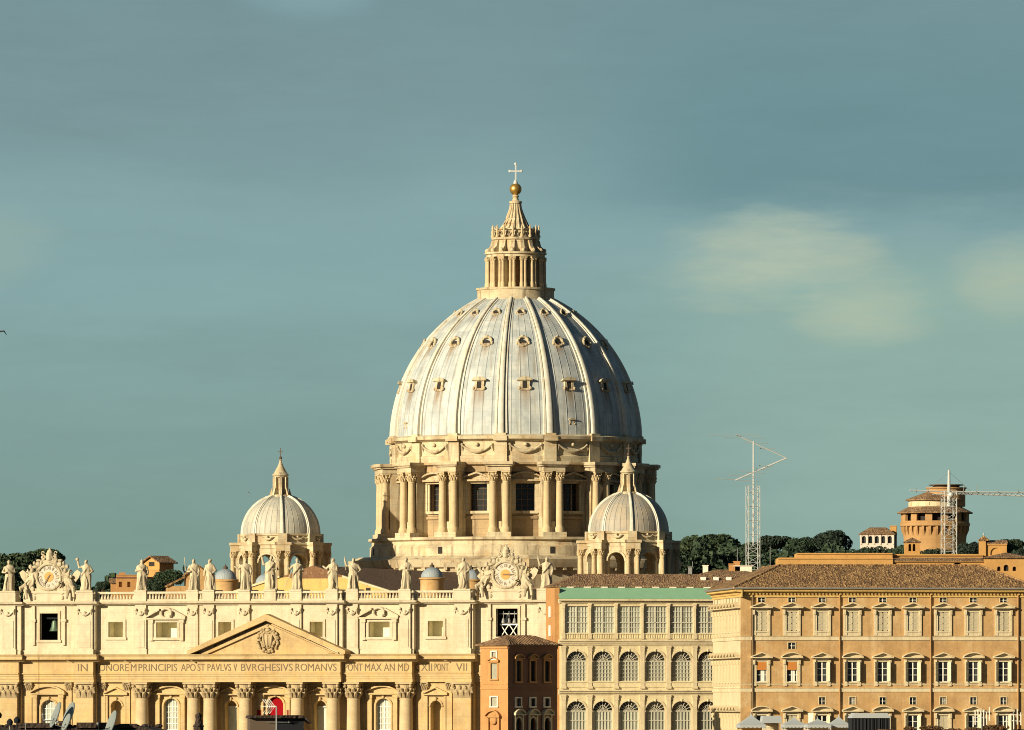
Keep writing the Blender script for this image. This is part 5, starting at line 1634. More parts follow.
for k, u in enumerate(WU):
    pal_window('A', 'tri', 'closed', pal, (u, 0, 36.95))
    pal_window('B', 'tri' if k % 2 == 0 else 'seg', 'blind' if k < 2 else 'open', pal, (u, 0, 27.95))
    pal_window('C', 'seg' if k % 2 == 0 else 'tri', 'open' if k not in (1, 6) else 'closed', pal, (u, 0, 18.6))
for u in WS:
    pal_window('A', 'tri', 'closed', pal, (0, u, 36.95), R(-90))
    pal_window('B', 'tri', 'closed', pal, (0, u, 27.95), R(-90))
    pal_window('C', 'tri', 'closed', pal, (0, u, 18.6), R(-90))
sw = {}
def small_window(w_, h_, parent, loc, rz, mat='glass_dark', fr='travertine'):
    key = (w_, h_, mat)
    if key in sw: return copy_tree(sw[key], parent, loc, rz)
    b = MB(); frame_shape(b, -w_ / 2, w_ / 2, 0, h_, 0, 0.12, 0.06, False)
    o = b.build('mezzanine_window', fr, parent, False, loc, rz)
    g = MB(); g.box(-w_ / 2 + 0.01, w_ / 2 - 0.01, 0.3, 0.34, 0.01, h_ - 0.01); g.build('pane', mat, o)
    g = MB(); g.box(-0.05, 0.05, 0.2, 0.28, 0.02, h_ - 0.03); g.box(-w_ / 2 + 0.02, w_ / 2 - 0.02, 0.21, 0.27, h_ * 0.45, h_ * 0.45 + 0.07); g.build('sash', 'painted_white', o)
    sw[key] = o
    return o
for k, u in enumerate(WU):
    small_window(1.24, 0.8, pal, (u, 0, 42.05), 0.0)
    if k >= 2: small_window(1.1, 1.3, pal, (u, 0, 23.9), 0.0, 'glass_dark' if k % 3 else 'glass_pale')
    if k == 1: small_window(1.3, 1.15, pal, (u, 0, 33.75), 0.0)
for u in WS:
    small_window(1.24, 0.8, pal, (0, u, 42.05), R(-90))

# ------------------------------------------------------------------ buildings on the hill and behind the roofs
def hip_roof(b, x0, x1, y0, y1, z, h, o=0.5, run=None):
    x0 -= o; x1 += o; y0 -= o; y1 += o
    run = run or min(x1 - x0, y1 - y0) / 2
    if (x1 - x0) >= (y1 - y0):
        ym = (y0 + y1) / 2; A, B_ = (x0 + run, ym, z + h), (x1 - run, ym, z + h)
        fs = [(4, 5, 9, 8), (5, 6, 9), (6, 7, 8, 9), (7, 4, 8)]
    else:
        xm = (x0 + x1) / 2; A, B_ = (xm, y0 + run, z + h), (xm, y1 - run, z + h)
        fs = [(4, 5, 8), (5, 6, 9, 8), (6, 7, 9), (7, 4, 8, 9)]
    b.add([(x0, y0, z - 0.15), (x1, y0, z - 0.15), (x1, y1, z - 0.15), (x0, y1, z - 0.15), (x0, y0, z), (x1, y0, z), (x1, y1, z), (x0, y1, z), A, B_],
          fs + [(0, 1, 2, 3), (0, 1, 5, 4), (1, 2, 6, 5), (2, 3, 7, 6), (3, 0, 4, 7)])
def gable_roof(b, x0, x1, y0, y1, z, h, o=0.5):
    """ridge along x"""
    ym = (y0 + y1) / 2
    b.prism([(y0 - o, z), (ym, z + h), (y1 + o, z), (y1 + o, z + 0.25), (ym, z + h + 0.28), (y0 - o, z + 0.25)], 'x', x0 - o, x1 + o)

def fz(y, d): return CAMZ + (HOR - y) * d / FPX
def fx(px, d): return (px - 512.0) * d / FPX

# round tower with a machicolated top
d = 1900.0
tw = thing('round_tower', 'round ochre tower with corbelled gallery and tiled roofs rising above the trees', 'tower', (fx(935, d), d, 0))
b = MB()
b.lathe([(7.5, 30), (7.5, 63.0), (7.6, 64.0), (7.6, 66.55)], 48)
b.build('shaft', 'tower_brick', tw, True)
b = MB()
n = 30
for k in range(n):
    c = MB(RZ(2 * PI * k / n)); c.prism([(-7.2, 63.2), (-8.2, 65.6), (-8.2, 66.6), (-7.2, 66.6)], 'x', -0.3, 0.3)
    b.merge(c)
b.lathe([(7.0, 66.5), (8.4, 66.5), (8.4, 67.3), (8.15, 67.4), (8.15, 67.7), (7.0, 67.7)], 48)
for k in range(13):
    c = MB(RZ(2 * PI * (k + 0.5) / 13)); c.box(-0.85, 0.85, -8.15, -7.5, 67.6, 69.6); b.merge(c)
b.build('gallery', 'tower_brick', tw)
b = MB(); b.lathe([(6.9, 67.6), (6.9, 69.7)], 40); b.build('gallery_core', 'dark_interior', tw)
b = MB(); b.lathe([(9.1, 69.5), (9.1, 69.75), (6.3, 71.2), (6.0, 71.2)], 48, cap=False); b.build('lower_roof', 'roof_tiles', tw)
b = MB(); b.lathe([(6.4, 69.5), (6.4, 72.8)], 40)
for k in (-2, -1, 0, 1):
    c = MB(RZ(k * 0.42 - 0.35)); c.box(-0.5, 0.5, -6.5, -6.3, 71.4, 72.2); b.merge(c)
b.build('upper_storey', 'cream_plaster', tw, True)
b = MB(); b.lathe([(7.1, 72.6), (7.1, 72.85), (2.2, 74.7), (0.5, 74.9)], 40); b.build('upper_roof', 'roof_tiles', tw)
b = MB(); b.lathe([(4.6, 71.2), (4.6, 75.4), (4.9, 75.5), (4.9, 75.8)], 32, 2.7, 0.0)
b.build('turret', 'tower_brick', tw, True)
b = MB(); b.lathe([(3.2, 75.8), (3.2, 76.2), (4.2, 76.3), (4.2, 76.5)], 24, 2.7, 0.0); b.build('roof_terrace', 'bark', tw)

# two white lattice masts
def lattice_mast(b, hw, z0, z1, step, t=0.065):
    cs = [(-hw, -hw), (hw, -hw), (hw, hw), (-hw, hw)]
    for x, y in cs: b.tube([(x, y, z0), (x, y, z1)], t * 1.25, 5)
    z = z0; k = 0
    while z < z1 - 0.1:
        zn = min(z1, z + step)
        for i in range(4):
            (xa, ya), (xb, yb) = cs[i], cs[(i + 1) % 4]
            if k % 2: xa, ya, xb, yb = xb, yb, xa, ya
            b.tube([(xa, ya, z), (xb, yb, zn)], t * 0.7, 4)
            b.tube([(cs[i][0], cs[i][1], zn), (cs[(i + 1) % 4][0], cs[(i + 1) % 4][1], zn)], t * 0.6, 4)
        z = zn; k += 1
d = 1800.0; s = d / FPX
ms = thing('radio_mast', 'white lattice radio mast carrying a zigzag boom with thin antenna rods', 'radio mast', (fx(753, d), d, 0), R(10))
b = MB(); lattice_mast(b, 1.35, 40, fz(486, d), 1.6); b.build('lattice_tower', 'white_metal', ms)
b = MB(); b.tube([(0.1, 0, 60), (0.1, 0, fz(441, d))], [0.22, 0.17], 8); b.build('pole', 'white_metal', ms)
P = [((736 - 753) * s, fz(435, d)), ((787.5 - 753) * s, fz(458, d)), ((735 - 753) * s, fz(480.5, d))]
for (a, c) in ((P[0], P[1]), (P[1], P[2])):
    b = MB(); b.tube([(a[0], 0, a[1]), (c[0], 0, c[1])], 0.13, 6)
    b.tube([(a[0], 0.5, a[1] + 0.1), (c[0], 0.5, c[1] + 0.1)], 0.1, 5)
    b.build('boom', 'white_metal', ms)
for (x, y, ln, sl) in ((733, 435, 22, 0.02), (744, 438, 17, 0.03), (736, 480, 19, 0.10), (744, 476, 14, 0.10), (752, 472.5, 11, 0.1), (760, 469, 8, 0.1), (766, 466, 6, 0.1), (756, 443, 10, 0.05), (768, 448.5, 7, 0.05)):
    b = MB(); cx = (x - 753) * s; cz = fz(y, d); l = ln * s
    b.tube([(cx - l, l * 0.9, cz + l * sl), (cx + l, -l * 0.9, cz - l * sl)], 0.06, 4)
    b.build('antenna_rod', 'grey_metal', ms)
d = 1850.0; s = d / FPX
ms = thing('radio_mast', 'white lattice radio mast in front of the round tower with one long horizontal boom', 'radio mast', (fx(949, d), d, 0), R(14))
b = MB(); lattice_mast(b, 1.45, 40, fz(491, d), 1.5, 0.075); b.build('lattice_tower', 'white_metal', ms)
b = MB(); b.tube([(0, 0, 70), (0, 0, fz(470, d))], [0.5, 0.28], 8); b.ball((0, -1.6, fz(495, d)), 0.7, 0.6, 0.6, 10, 7); b.build('spire', 'white_metal', ms)
b = MB()
za, zb_ = fz(490.5, d), fz(492, d)
b.tube([(-9.6, 0, za), (0, 0, za - 0.3), (22, 0, zb_)], 0.17, 6)
b.tube([(2, 0.4, za - 0.7), (22, 0.4, zb_ - 0.9)], 0.2, 6)
b.tube([(-4, 0.3, za - 0.9), (2, 0.3, za - 0.8)], 0.14, 6)
for k in range(15):
    x = 2 + k * 1.35
    b.tube([(x, 0.2, za - 0.35 - 0.02 * k), (x + 0.68, 0.2, za - 0.85 - 0.02 * k), (x + 1.35, 0.2, za - 0.35 - 0.02 * k)], 0.07, 4)
b.build('boom', 'white_metal', ms)
for x in (-8, -5, 3.6, 6.8, 12, 17):
    b = MB(); b.tube([(x, 0, za - 0.6), (x, 0, za + (1.3 if x > 3 and x < 8 else 0.5))], 0.08, 5)
    b.tube([(x - 1.2, -3.4, za - 0.25), (x + 1.2, 3.4, za - 0.25)], 0.06, 4); b.build('antenna_rod', 'grey_metal', ms)
for sx in (-1, 1):
    b = MB(); b.tube([(0, 0, fz(472, d)), (sx * 5.5, 0, za - 0.25)], 0.04, 4); b.build('stay', 'grey_metal', ms)

# white house on the wooded ridge
d = 1950.0
h = thing('white_house', 'white house with a row of dark arches and brown roof on the wooded ridge', 'house', (fx(860, d), d, 0), R(-6))
b = MB(); wz = fz(544.5, d); ez = fz(534, d)
b.block(0, 8.4, 0, 7, wz - 12, ez, [(0.5 + i * 1.6, 1.45 + i * 1.6, wz + 0.3, ez - 0.5, True, 0.5) for i in range(5)])
for i in range(6): b.box(0.06 + i * 1.6, 0.42 + i * 1.6, -0.16, 0, wz, ez - 0.2)
b.build('wall', 'villa_pink', h)
for i in range(5):
    b = MB(); b.box(0.5 + i * 1.6, 1.45 + i * 1.6, 0.42, 0.46, wz + 0.3, ez - 0.55); b.build('window', 'glass_dark', h)
b = MB(); hip_roof(b, 0, 8.4, 0, 7, ez, 1.7, 0.4, 2.6); b.build('roof', 'roof_tiles', h)
b = MB(); b.box(7.1, 8.7, 5.4, 7.2, ez - 4, fz(526, d)); b.box(7.0, 8.8, 5.3, 7.3, fz(526, d), fz(526, d) + 0.2); b.build('chimney', 'ochre_plaster', h)

# ochre terraces behind the palazzo roof
d = 1470.0
oc = thing('ochre_terrace', 'long ochre building with stepped terraces behind the palazzo roof', 'building', (0, d, 0))
X = lambda px: fx(px, d); Z = lambda y: fz(y, d)
b = MB()
b.block(X(778), X(893), 0, 14, 0, Z(558), [])
b.block(X(797), X(893), 2.0, 14, Z(558) - 1, Z(553.2), [])
b.box(X(778), X(893), -0.2, 0.1, Z(559), Z(557.6)); b.box(X(797), X(893), 1.8, 2.1, Z(554.2), Z(552.8))
b.build('left_wing', 'ochre_plaster', oc)
b = MB()
b.block(X(893.2), X(984), 0.6, 14, 0, Z(561.5), [(X(920.5), X(927), Z(572), Z(564.2), False, 0.6), (X(951.5), X(963.5), Z(572), Z(560.8) - 0.3, True, 0.8)])
b.block(X(893.2), X(984), 3.0, 14, Z(562), Z(554.5), [])
b.box(X(892), X(984), 2.6, 3.05, Z(555.3), Z(553.8)); b.box(X(893), X(984), 0.3, 0.65, Z(562.2), Z(560.9))
for i in range(7): b.box(X(934 + i * 2.1), X(935.2 + i * 2.1), 0.3, 0.7, Z(567), Z(563.4))
b.build('middle_wing', 'ochre_plaster', oc)
b = MB(); b.add([(X(891), 0.2, Z(560.6)), (X(985), 0.2, Z(560.6)), (X(985), 3.2, Z(557)), (X(891), 3.2, Z(557)), (X(891), 0.2, Z(561.3)), (X(985), 0.2, Z(561.3)), (X(985), 3.2, Z(558)), (X(891), 3.2, Z(558))],
               [(0, 1, 2, 3), (4, 5, 6, 7), (0, 1, 5, 4), (1, 2, 6, 5), (2, 3, 7, 6), (3, 0, 4, 7)]); b.build('lean_to_roof', 'roof_tiles', oc)
for px0, px1, y0, y1 in ((920.5, 927, 572, 564.2), (951.5, 963.5, 572, 561)):
    b = MB(); b.box(X(px0), X(px1), 1.1, 1.14, Z(y0), Z(y1)); b.build('opening', 'dark_interior', oc)
b = MB(); b.block(X(984.2), X(1030), -0.4, 14, 0, Z(557.5), [(X(997), X(1000.5), Z(571), Z(566.5), True, 0.5), (X(1003.5), X(1008.5), Z(571), Z(564.8), True, 0.5), (X(1012.5), X(1016), Z(571), Z(566.5), True, 0.5)])
b.build('right_wing', 'ochre_plaster', oc)
for px0, px1 in ((997, 1000.5), (1003.5, 1008.5), (1012.5, 1016)):
    b = MB(); b.box(X(px0), X(px1), 0.05, 0.09, Z(571), Z(565.2)); b.build('opening', 'dark_interior', oc)
b = MB(); hip_roof(b, X(984.2), X(1030), -0.4, 14, Z(557.5), 1.0, 0.4); b.build('tile_coping', 'roof_tiles', oc)
# belfry turret and turreted house standing on the terraces
t = thing('bell_turret', 'small square ochre turret with two arched openings before the round tower', 'turret', (0, d + 4.2, Z(554) - 1.5))
b = MB(); zt_ = Z(541.3) - t.location.z
b.block(X(906), X(921), 0, 2.8, 0, zt_, [(X(909.6), X(912.4), zt_ - 1.75, zt_ - 0.4, True, 0.5), (X(913.8), X(916.6), zt_ - 1.75, zt_ - 0.4, True, 0.5)]); b.build('wall', 'ochre_plaster', t)
for a_ in ((909.6, 912.4), (913.8, 916.6)):
    g = MB(); g.box(X(a_[0]), X(a_[1]), 0.45, 0.48, zt_ - 1.75, zt_ - 0.45); g.build('opening', 'dark_interior', t)
b = MB(); hip_roof(b, X(906), X(921), 0, 2.8, zt_, 0.85, 0.25); b.build('roof', 'roof_tiles', t)
t = thing('turret_house', 'ochre house with a ball topped turret and blind arch at the far right', 'house', (0, d + 5.0, Z(556) - 1.5))
zb0 = t.location.z
b = MB(); b.block(X(987.4), X(1008.5), 0, 5, 0, Z(543.5) - zb0, [(X(992), X(1002.5), Z(554.8) - zb0, Z(547.2) - zb0, True, 0.25)])
b.box(X(987.4), X(1008.8), -0.15, 0.05, Z(544.6) - zb0, Z(543.3) - zb0); b.build('wall', 'ochre_plaster', t)
b = MB(); b.block(X(981), X(987.3), -0.4, 2.0, 0, Z(539.5) - zb0, []); b.build('turret_wall', 'ochre_plaster', t)
b = MB(); hip_roof(b, X(981), X(990), -0.4, 1.6, Z(539.5) - zb0, 0.9, 0.2); b.build('turret_roof', 'roof_tiles_warm', t)
b = MB(); b.tube([(X(985.4), 0.6, Z(535.6) - zb0), (X(985.4), 0.6, Z(532.5) - zb0)], 0.04, 5); b.ball((X(985.4), 0.6, Z(533.5) - zb0), 0.17); b.build('finial', 'white_metal', t, True)
b = MB(); gable_roof(b, X(987.4), X(1008.5), 0, 5, Z(543.5) - zb0, 0.5, 0.2); b.build('roof', 'roof_tiles', t)
# dark slope of a lower roof at the far right
# tiled house with chimneys between loggia and palazzo
d = 1505.0
X = lambda px: fx(px, d); Z = lambda y: fz(y, d)
t = thing('tiled_house', 'low tiled roof with small chimneys between the green roof edge and the palazzo', 'house', (0, d, 0))
b = MB(); b.block(X(690), X(768), 0, 10, 0, Z(577), []); b.build('wall', 'ochre_plaster', t)
b = MB(); hip_roof(b, X(690), X(768), 0, 10, Z(577), 1.5, 0.6); b.build('roof', 'roof_tiles', t)
for px, y0, y1, w_, mt in ((706, 572, 565.5, 0.5, 'white_plaster'), (732, 571, 564, 0.5, 'orange_plaster'), (737.5, 570, 561.5, 0.6, 'orange_plaster'), (744, 569, 566, 1.6, 'white_plaster'), (690.5, 574, 567, 0.35, 'grey_metal')):
    b = MB(); b.box(X(px) - w_, X(px) + w_, 4, 5, Z(y0) - 1.0, Z(y1)); b.box(X(px) - w_ * 1.2, X(px) + w_ * 1.2, 3.9, 5.1, Z(y1), Z(y1) + 0.15); b.build('chimney', mt, t)
for px, y0 in ((738, 548), (771, 546), (693, 561)):
    b = MB(); b.tube([(X(px), 4.5, Z(572)), (X(px), 4.5, Z(y0))], 0.06, 5); b.build('aerial_pole', 'grey_metal', t)

# buildings left of the basilica
d = 1800.0
X = lambda px: fx(px, d); Z = lambda y: fz(y, d)
t = thing('gabled_house', 'tall peach house with a brown gabled roof and shaded side on the left skyline', 'house', (X(159.5), d, 0), R(48))
zz = Z(563.5)
b = MB(); b.wall(0, 4.6, 0, 25, zz, []); b.add([(0, 5.0, 25), (4.6, 5.0, 25), (4.6, 5.0, zz), (0, 5.0, zz)], [(0, 1, 2, 3)]); b.add([(4.6, 0, 25), (4.6, 5, 25), (4.6, 5, zz), (4.6, 2.5, zz + 1.5), (4.6, 0, zz)], [(0, 1, 2, 3, 4)])
b.build('wall', 'orange_plaster', t)
b = MB(); b.add([(0, 0, 25), (0, 5, 25), (0, 5, zz), (0, 2.5, zz + 1.5), (0, 0, zz)], [(0, 1, 2, 3, 4)])
b.box(-0.1, 0.0, 0.0, 5.0, zz - 1.6, zz - 1.3); b.build('gable_wall', 'ochre_plaster', t)
b = MB(); b.box(-0.05, 0, 1.6, 3.4, zz - 0.6, zz + 0.4); b.build('gable_window', 'dark_interior', t)
b = MB(); gable_roof(b, 0, 4.6, 0, 5, zz, 1.55, 0.7); b.build('roof', 'roof_tiles', t)
b = MB(); b.block(-5.2, -0.15, -0.6, 3.6, 25, Z(577), []); b.build('annexe', 'orange_plaster', t)
t = thing('orange_block', 'flat roofed bright orange block on the skyline left of the stooped statue', 'building', (X(121), d - 20, 0), R(4))
b = MB(); zt_ = fz(575.5, d - 20)
b.block(0, 4.6, 0, 4, 25, zt_, [(0.5, 1.2, zt_ - 2.6, zt_ - 1.4, False), (2.4, 3.1, zt_ - 2.6, zt_ - 1.4, False)])
b.box(-0.1, 4.7, -0.1, 0.5, zt_ - 0.02, zt_ + 0.2); b.box(0.6, 2.0, 0.8, 2.5, zt_ - 0.02, zt_ + 0.7)
b.build('wall', 'orange_plaster', t)
b = MB(); b.box(-0.1, 4.7, -0.15, 0.1, zt_ - 0.6, zt_ - 0.35); b.build('band', 'red_brick', t)
t = thing('low_house', 'low brown roofed house just peeping over the balustrade left of the orange block', 'house', (X(113.5), d - 10, 0), R(5))
b = MB(); b.block(0, 2.6, 0, 4, 25, fz(584, d), []); b.build('wall', 'orange_plaster', t)
b = MB(); gable_roof(b, 0, 2.6, 0, 4, fz(584, d), 0.9, 0.4); b.build('roof', 'roof_tiles', t)
d = 1600.0
X = lambda px: fx(px, d); Z = lambda y: fz(y, d)
t = thing('yellow_house', 'yellow house with a sloping tiled roof and small dark window behind two statues', 'house', (X(186), d, 0), R(6))
b = MB(); b.wall(0, 4.4, 0, 20, Z(575), [(1.9, 2.6, Z(577.5), Z(572.5) - 0.8, False, 0.3)])
b.prism([(0, Z(575)), (4.4, Z(575)), (4.4, Z(572.5)), (2.4, Z(566))], 'y', 0, 0.3)
b.add([(0, 5, 20), (4.4, 5, 20), (4.4, 5, Z(573)), (0, 5, Z(573))], [(0, 1, 2, 3)])
b.add([(0, 0, 20), (0, 5, 20), (0, 5, Z(573)), (0, 0, Z(573))], [(0, 1, 2, 3)]); b.add([(4.4, 0, 20), (4.4, 5, 20), (4.4, 5, Z(573)), (4.4, 0, Z(573))], [(0, 1, 2, 3)])
b.build('wall', 'tan_plaster', t)
b = MB(); b.prism([(-0.4, Z(576)), (2.4, Z(565.5)), (4.8, Z(573)), (4.8, Z(572)), (2.4, Z(564.3)), (-0.4, Z(575))], 'y', -0.4, 5.3); b.build('roof', 'roof_tiles_warm', t)
b = MB(); b.box(1.9, 2.6, 0.26, 0.3, Z(577.5), Z(572.5) - 0.8); b.build('window', 'dark_interior', t)
b = MB(); b.block(-3.7, -0.05, 0.2, 5, 20, Z(586), []); b.build('lower_wall', 'tan_plaster', t)
b = MB(); b.add([(-4.0, -0.2, Z(587)), (-0.1, -0.2, Z(577.5)), (-0.1, 5.2, Z(577.5)), (-4.0, 5.2, Z(587)), (-4.0, -0.2, Z(585.5)), (-0.1, -0.2, Z(576)), (-0.1, 5.2, Z(576)), (-4.0, 5.2, Z(585.5))],
               [(0, 1, 2, 3), (4, 5, 6, 7), (0, 1, 5, 4), (1, 2, 6, 5), (2, 3, 7, 6), (3, 0, 4, 7)]); b.build('lower_roof', 'roof_tiles_warm', t)

# ------------------------------------------------------------------ trees on the hill
def crown_shape(seed, rx, ry, rz, lobes, n, leaf, flat=True):
    r_ = random.Random(seed); b = MB()
    cs = []
    for i in range(lobes):
        a = 2 * PI * r_.random(); q = math.sqrt(r_.random()) * 0.72
        cs.append((rx * q * math.cos(a), ry * q * math.sin(a), rz * (0.55 * (1 - q * q) - 0.1 + 0.22 * r_.random()), 0.36 + 0.16 * r_.random()))
    for i in range(n):
        cx, cy, cz, q = cs[r_.randrange(lobes)]
        while True:
            p = Vector((r_.uniform(-1, 1), r_.uniform(-1, 1), r_.uniform(-1, 1)))
            if 0.25 < p.length <= 1.0: break
        p = p * (p.length ** -0.55)
        c = Vector((cx + p.x * rx * q, cy + p.y * ry * q, cz + p.z * rz * q * (0.75 if flat else 1.0)))
        u = Vector((r_.gauss(0, 1), r_.gauss(0, 1), r_.gauss(0, 1))).normalized()
        w_ = u.orthogonal().normalized(); v_ = u.cross(w_)
        l = leaf * r_.uniform(0.6, 1.4)
        b.add([tuple(c + w_ * l), tuple(c + v_ * l * 0.7), tuple(c - w_ * l), tuple(c - v_ * l * 0.7)], [(0, 1, 2, 3)])
    return b
def trunk_shape(seed, h, r, spread, rise):
    r_ = random.Random(seed); b = MB()
    b.tube([(0, 0, 0), (0.2, 0.1, h * 0.35), (0.0, 0.2, h * 0.75), (0.1, 0.1, h)], [r, r * 0.8, r * 0.65, r * 0.5], 8)
    for k in range(6):
        a = 2 * PI * k / 6 + r_.random()
        q = spread * r_.uniform(0.5, 0.9)
        b.tube([(0, 0.1, h * (0.7 + 0.04 * k)), (q * 0.45 * math.cos(a), q * 0.45 * math.sin(a), h + rise * 0.25), (q * math.cos(a), q * math.sin(a), h + rise * 0.7)], [r * 0.4, r * 0.28, r * 0.1], 6)
    return b
KIND = {}
def tree(kind, px, ytop, wpx, d, label, group, hgt=None, rz=0.0):
    """umbrella pine / oak / cypress put on the hill, crown top at the given picture row"""
    s = d / FPX
    x = fx(px, d); g = hill_z(x, d); top = fz(ytop, d)
    W = wpx * s
    spec = {'umbrella_pine': (1.0, 1.0, 0.78, 14, 6500), 'oak': (1.0, 1.0, 0.95, 13, 5500), 'cypress': (1.0, 1.0, 3.2, 5, 1300), 'bush': (1.0, 0.8, 0.55, 8, 1800)}[kind]
    if kind not in KIND:
        cr = crown_shape(11, 6.0 * spec[0], 6.0 * spec[1], 6.0 * spec[2], spec[3], spec[4], 0.34 if kind != 'cypress' else 0.7, kind == 'umbrella_pine')
        zs = [v[2] for v in cr.v]; xs = [v[0] for v in cr.v]
        me = cr.build('crown', 'pine_leaves' if kind in ('umbrella_pine', 'cypress') else 'bush_leaves', None, recalc=False)
        KIND[kind] = (me.data, max(zs), min(zs), max(xs) - min(xs)); bpy.data.objects.remove(me)
    me, zx, zn, wx = KIND[kind]
    sc = W / wx
    base = thing(kind if kind != 'bush' else 'evergreen_bush', label, 'tree' if kind != 'bush' else 'bush', (x, d, g - 0.5), 0.0, group)
    c = put('crown', me, base, (0, 0, top - (g - 0.5) - zx * sc), rz)
    c.scale = (sc, sc, sc)
    if kind != 'bush':
        h = max(1.5, top - (g - 0.5) - zx * sc + zn * sc * 0.5)
        trunk_shape(int(px), h, max(0.25, W * 0.035), W * 0.42 if kind != 'cypress' else 0.1, W * 0.2).build('trunk', 'bark', base, True)
G = 'trees on the hill behind the palaces'
for a in (('umbrella_pine', 709, 533.5, 66, 1960, 'broadest dark umbrella pine, just right of the right small dome', G, None, 0.3),
          ('oak', 683, 541, 42, 1990, 'dark tree half hidden behind the right small dome', G, None, 1.0),
          ('umbrella_pine', 752, 541.5, 56, 2000, 'dark pine behind the foot of the zigzag radio mast', G, None, 2.0),
          ('umbrella_pine', 776, 535, 46, 2040, 'dark rounded pine just right of the zigzag radio mast', G, None, 4.0),
          ('oak', 804, 536.5, 40, 2030, 'dark tree between the mast pine and the tallest ragged tree', G, None, 0.5),
          ('oak', 832, 529.5, 46, 1990, 'ragged dark tree with the highest crown left of the white house', G, None, 2.2),
          ('oak', 725, 552, 60, 1930, 'low dark tree spreading in front of the broadest umbrella pine', G, None, 3.0),
          ('oak', 786, 549, 70, 1940, 'low dark tree rising above the ochre terrace right of the zigzag mast', G, None, 5.0),
          ('umbrella_pine', 1008, 538.5, 44, 1960, 'flat topped pine behind the ball topped turret', G, None, 1.4),
          ('oak', 973, 541.5, 36, 1880, 'dark round tree at the right foot of the round tower', G, None, 0.2),
          ('oak', 1022, 548, 34, 1900, 'dark tree at the right edge beyond the turret house', G, None, 1.9)):
    tree(*a)
G2 = 'trees on the left skyline'
for a in (('umbrella_pine', 17, 552, 74, 1880, 'dark umbrella pine at the far left behind the first statue', G2, None, 0.8),
          ('umbrella_pine', 45, 548, 46, 1930, 'dark umbrella pine behind the left clock and its tiara', G2, None, 2.6),
          ('oak', 8, 566, 60, 1860, 'low dark tree filling the gap beside the far left statue', G2, None, 1.6),
          ('oak', 42, 566, 50, 1850, 'low dark tree directly behind the left clock dial', G2, None, 4.6),
          ('oak', 170, 569, 34, 1700, 'dark green tree sloping between the gabled house and the yellow house', G2, None, 2.9),
          ('oak', 155, 579, 30, 1690, 'lower dark green tree at the foot of the gabled house', G2, None, 5.2),
          ('oak', 103, 581, 18, 1760, 'tiny dark tree peeping over the balustrade right of the left clock', G2, None, 0.9)):
    tree(*a)
tree('cypress', 184.5, 565, 4.5, 1680, 'slim dark cypress beside the small yellow house', G2)
G3 = 'evergreen bushes along the ridge'
for px, yt, wd, d, lab in ((853, 548.5, 46, 1900, 'dark clipped bush just below the ragged tallest tree'), (880, 545.5, 50, 1890, 'dark clipped bush below the white house'), (905, 548, 40, 1880, 'dark bush at the left foot of the round tower'),
                           (938, 548, 34, 1870, 'dark bush at the foot of the round tower behind the boom mast'), (818, 551, 40, 1900, 'dark bush above the left end of the ochre terrace')):
    tree('bush', px, yt, wd, d, lab, G3)

# low scrub that closes the ground between the trunks
def scrub(name, x0, x1, y0, y1, n, hgt, seed):
    r_ = random.Random(seed); b = MB()
    for i in range(n):
        x = r_.uniform(x0, x1); y = r_.uniform(y0, y1)
        hh = hgt * (0.55 + 0.45 * math.sin(x * 0.55 + 1.3 * math.sin(x * 0.17)) * math.cos(y * 0.06 + x * 0.11)) * r_.random() ** 0.5
        c = Vector((x, y, hill_z(x, y) + hh))
        u = Vector((r_.gauss(0, 1), r_.gauss(0, 1), r_.gauss(0, 1))).normalized()
        w_ = u.orthogonal().normalized(); v_ = u.cross(w_); l = r_.uniform(0.35, 0.8)
        b.add([tuple(c + w_ * l), tuple(c + v_ * l), tuple(c - w_ * l), tuple(c - v_ * l)], [(0, 1, 2, 3)])
    o = b.build(name, 'bush_leaves', None, recalc=False); o['kind'] = 'stuff'
scrub('undergrowth', 28, 155, 1900, 1945, 26000, 9.5, 3)
scrub('undergrowth', -135, -84, 1880, 1915, 9000, 13.0, 4)

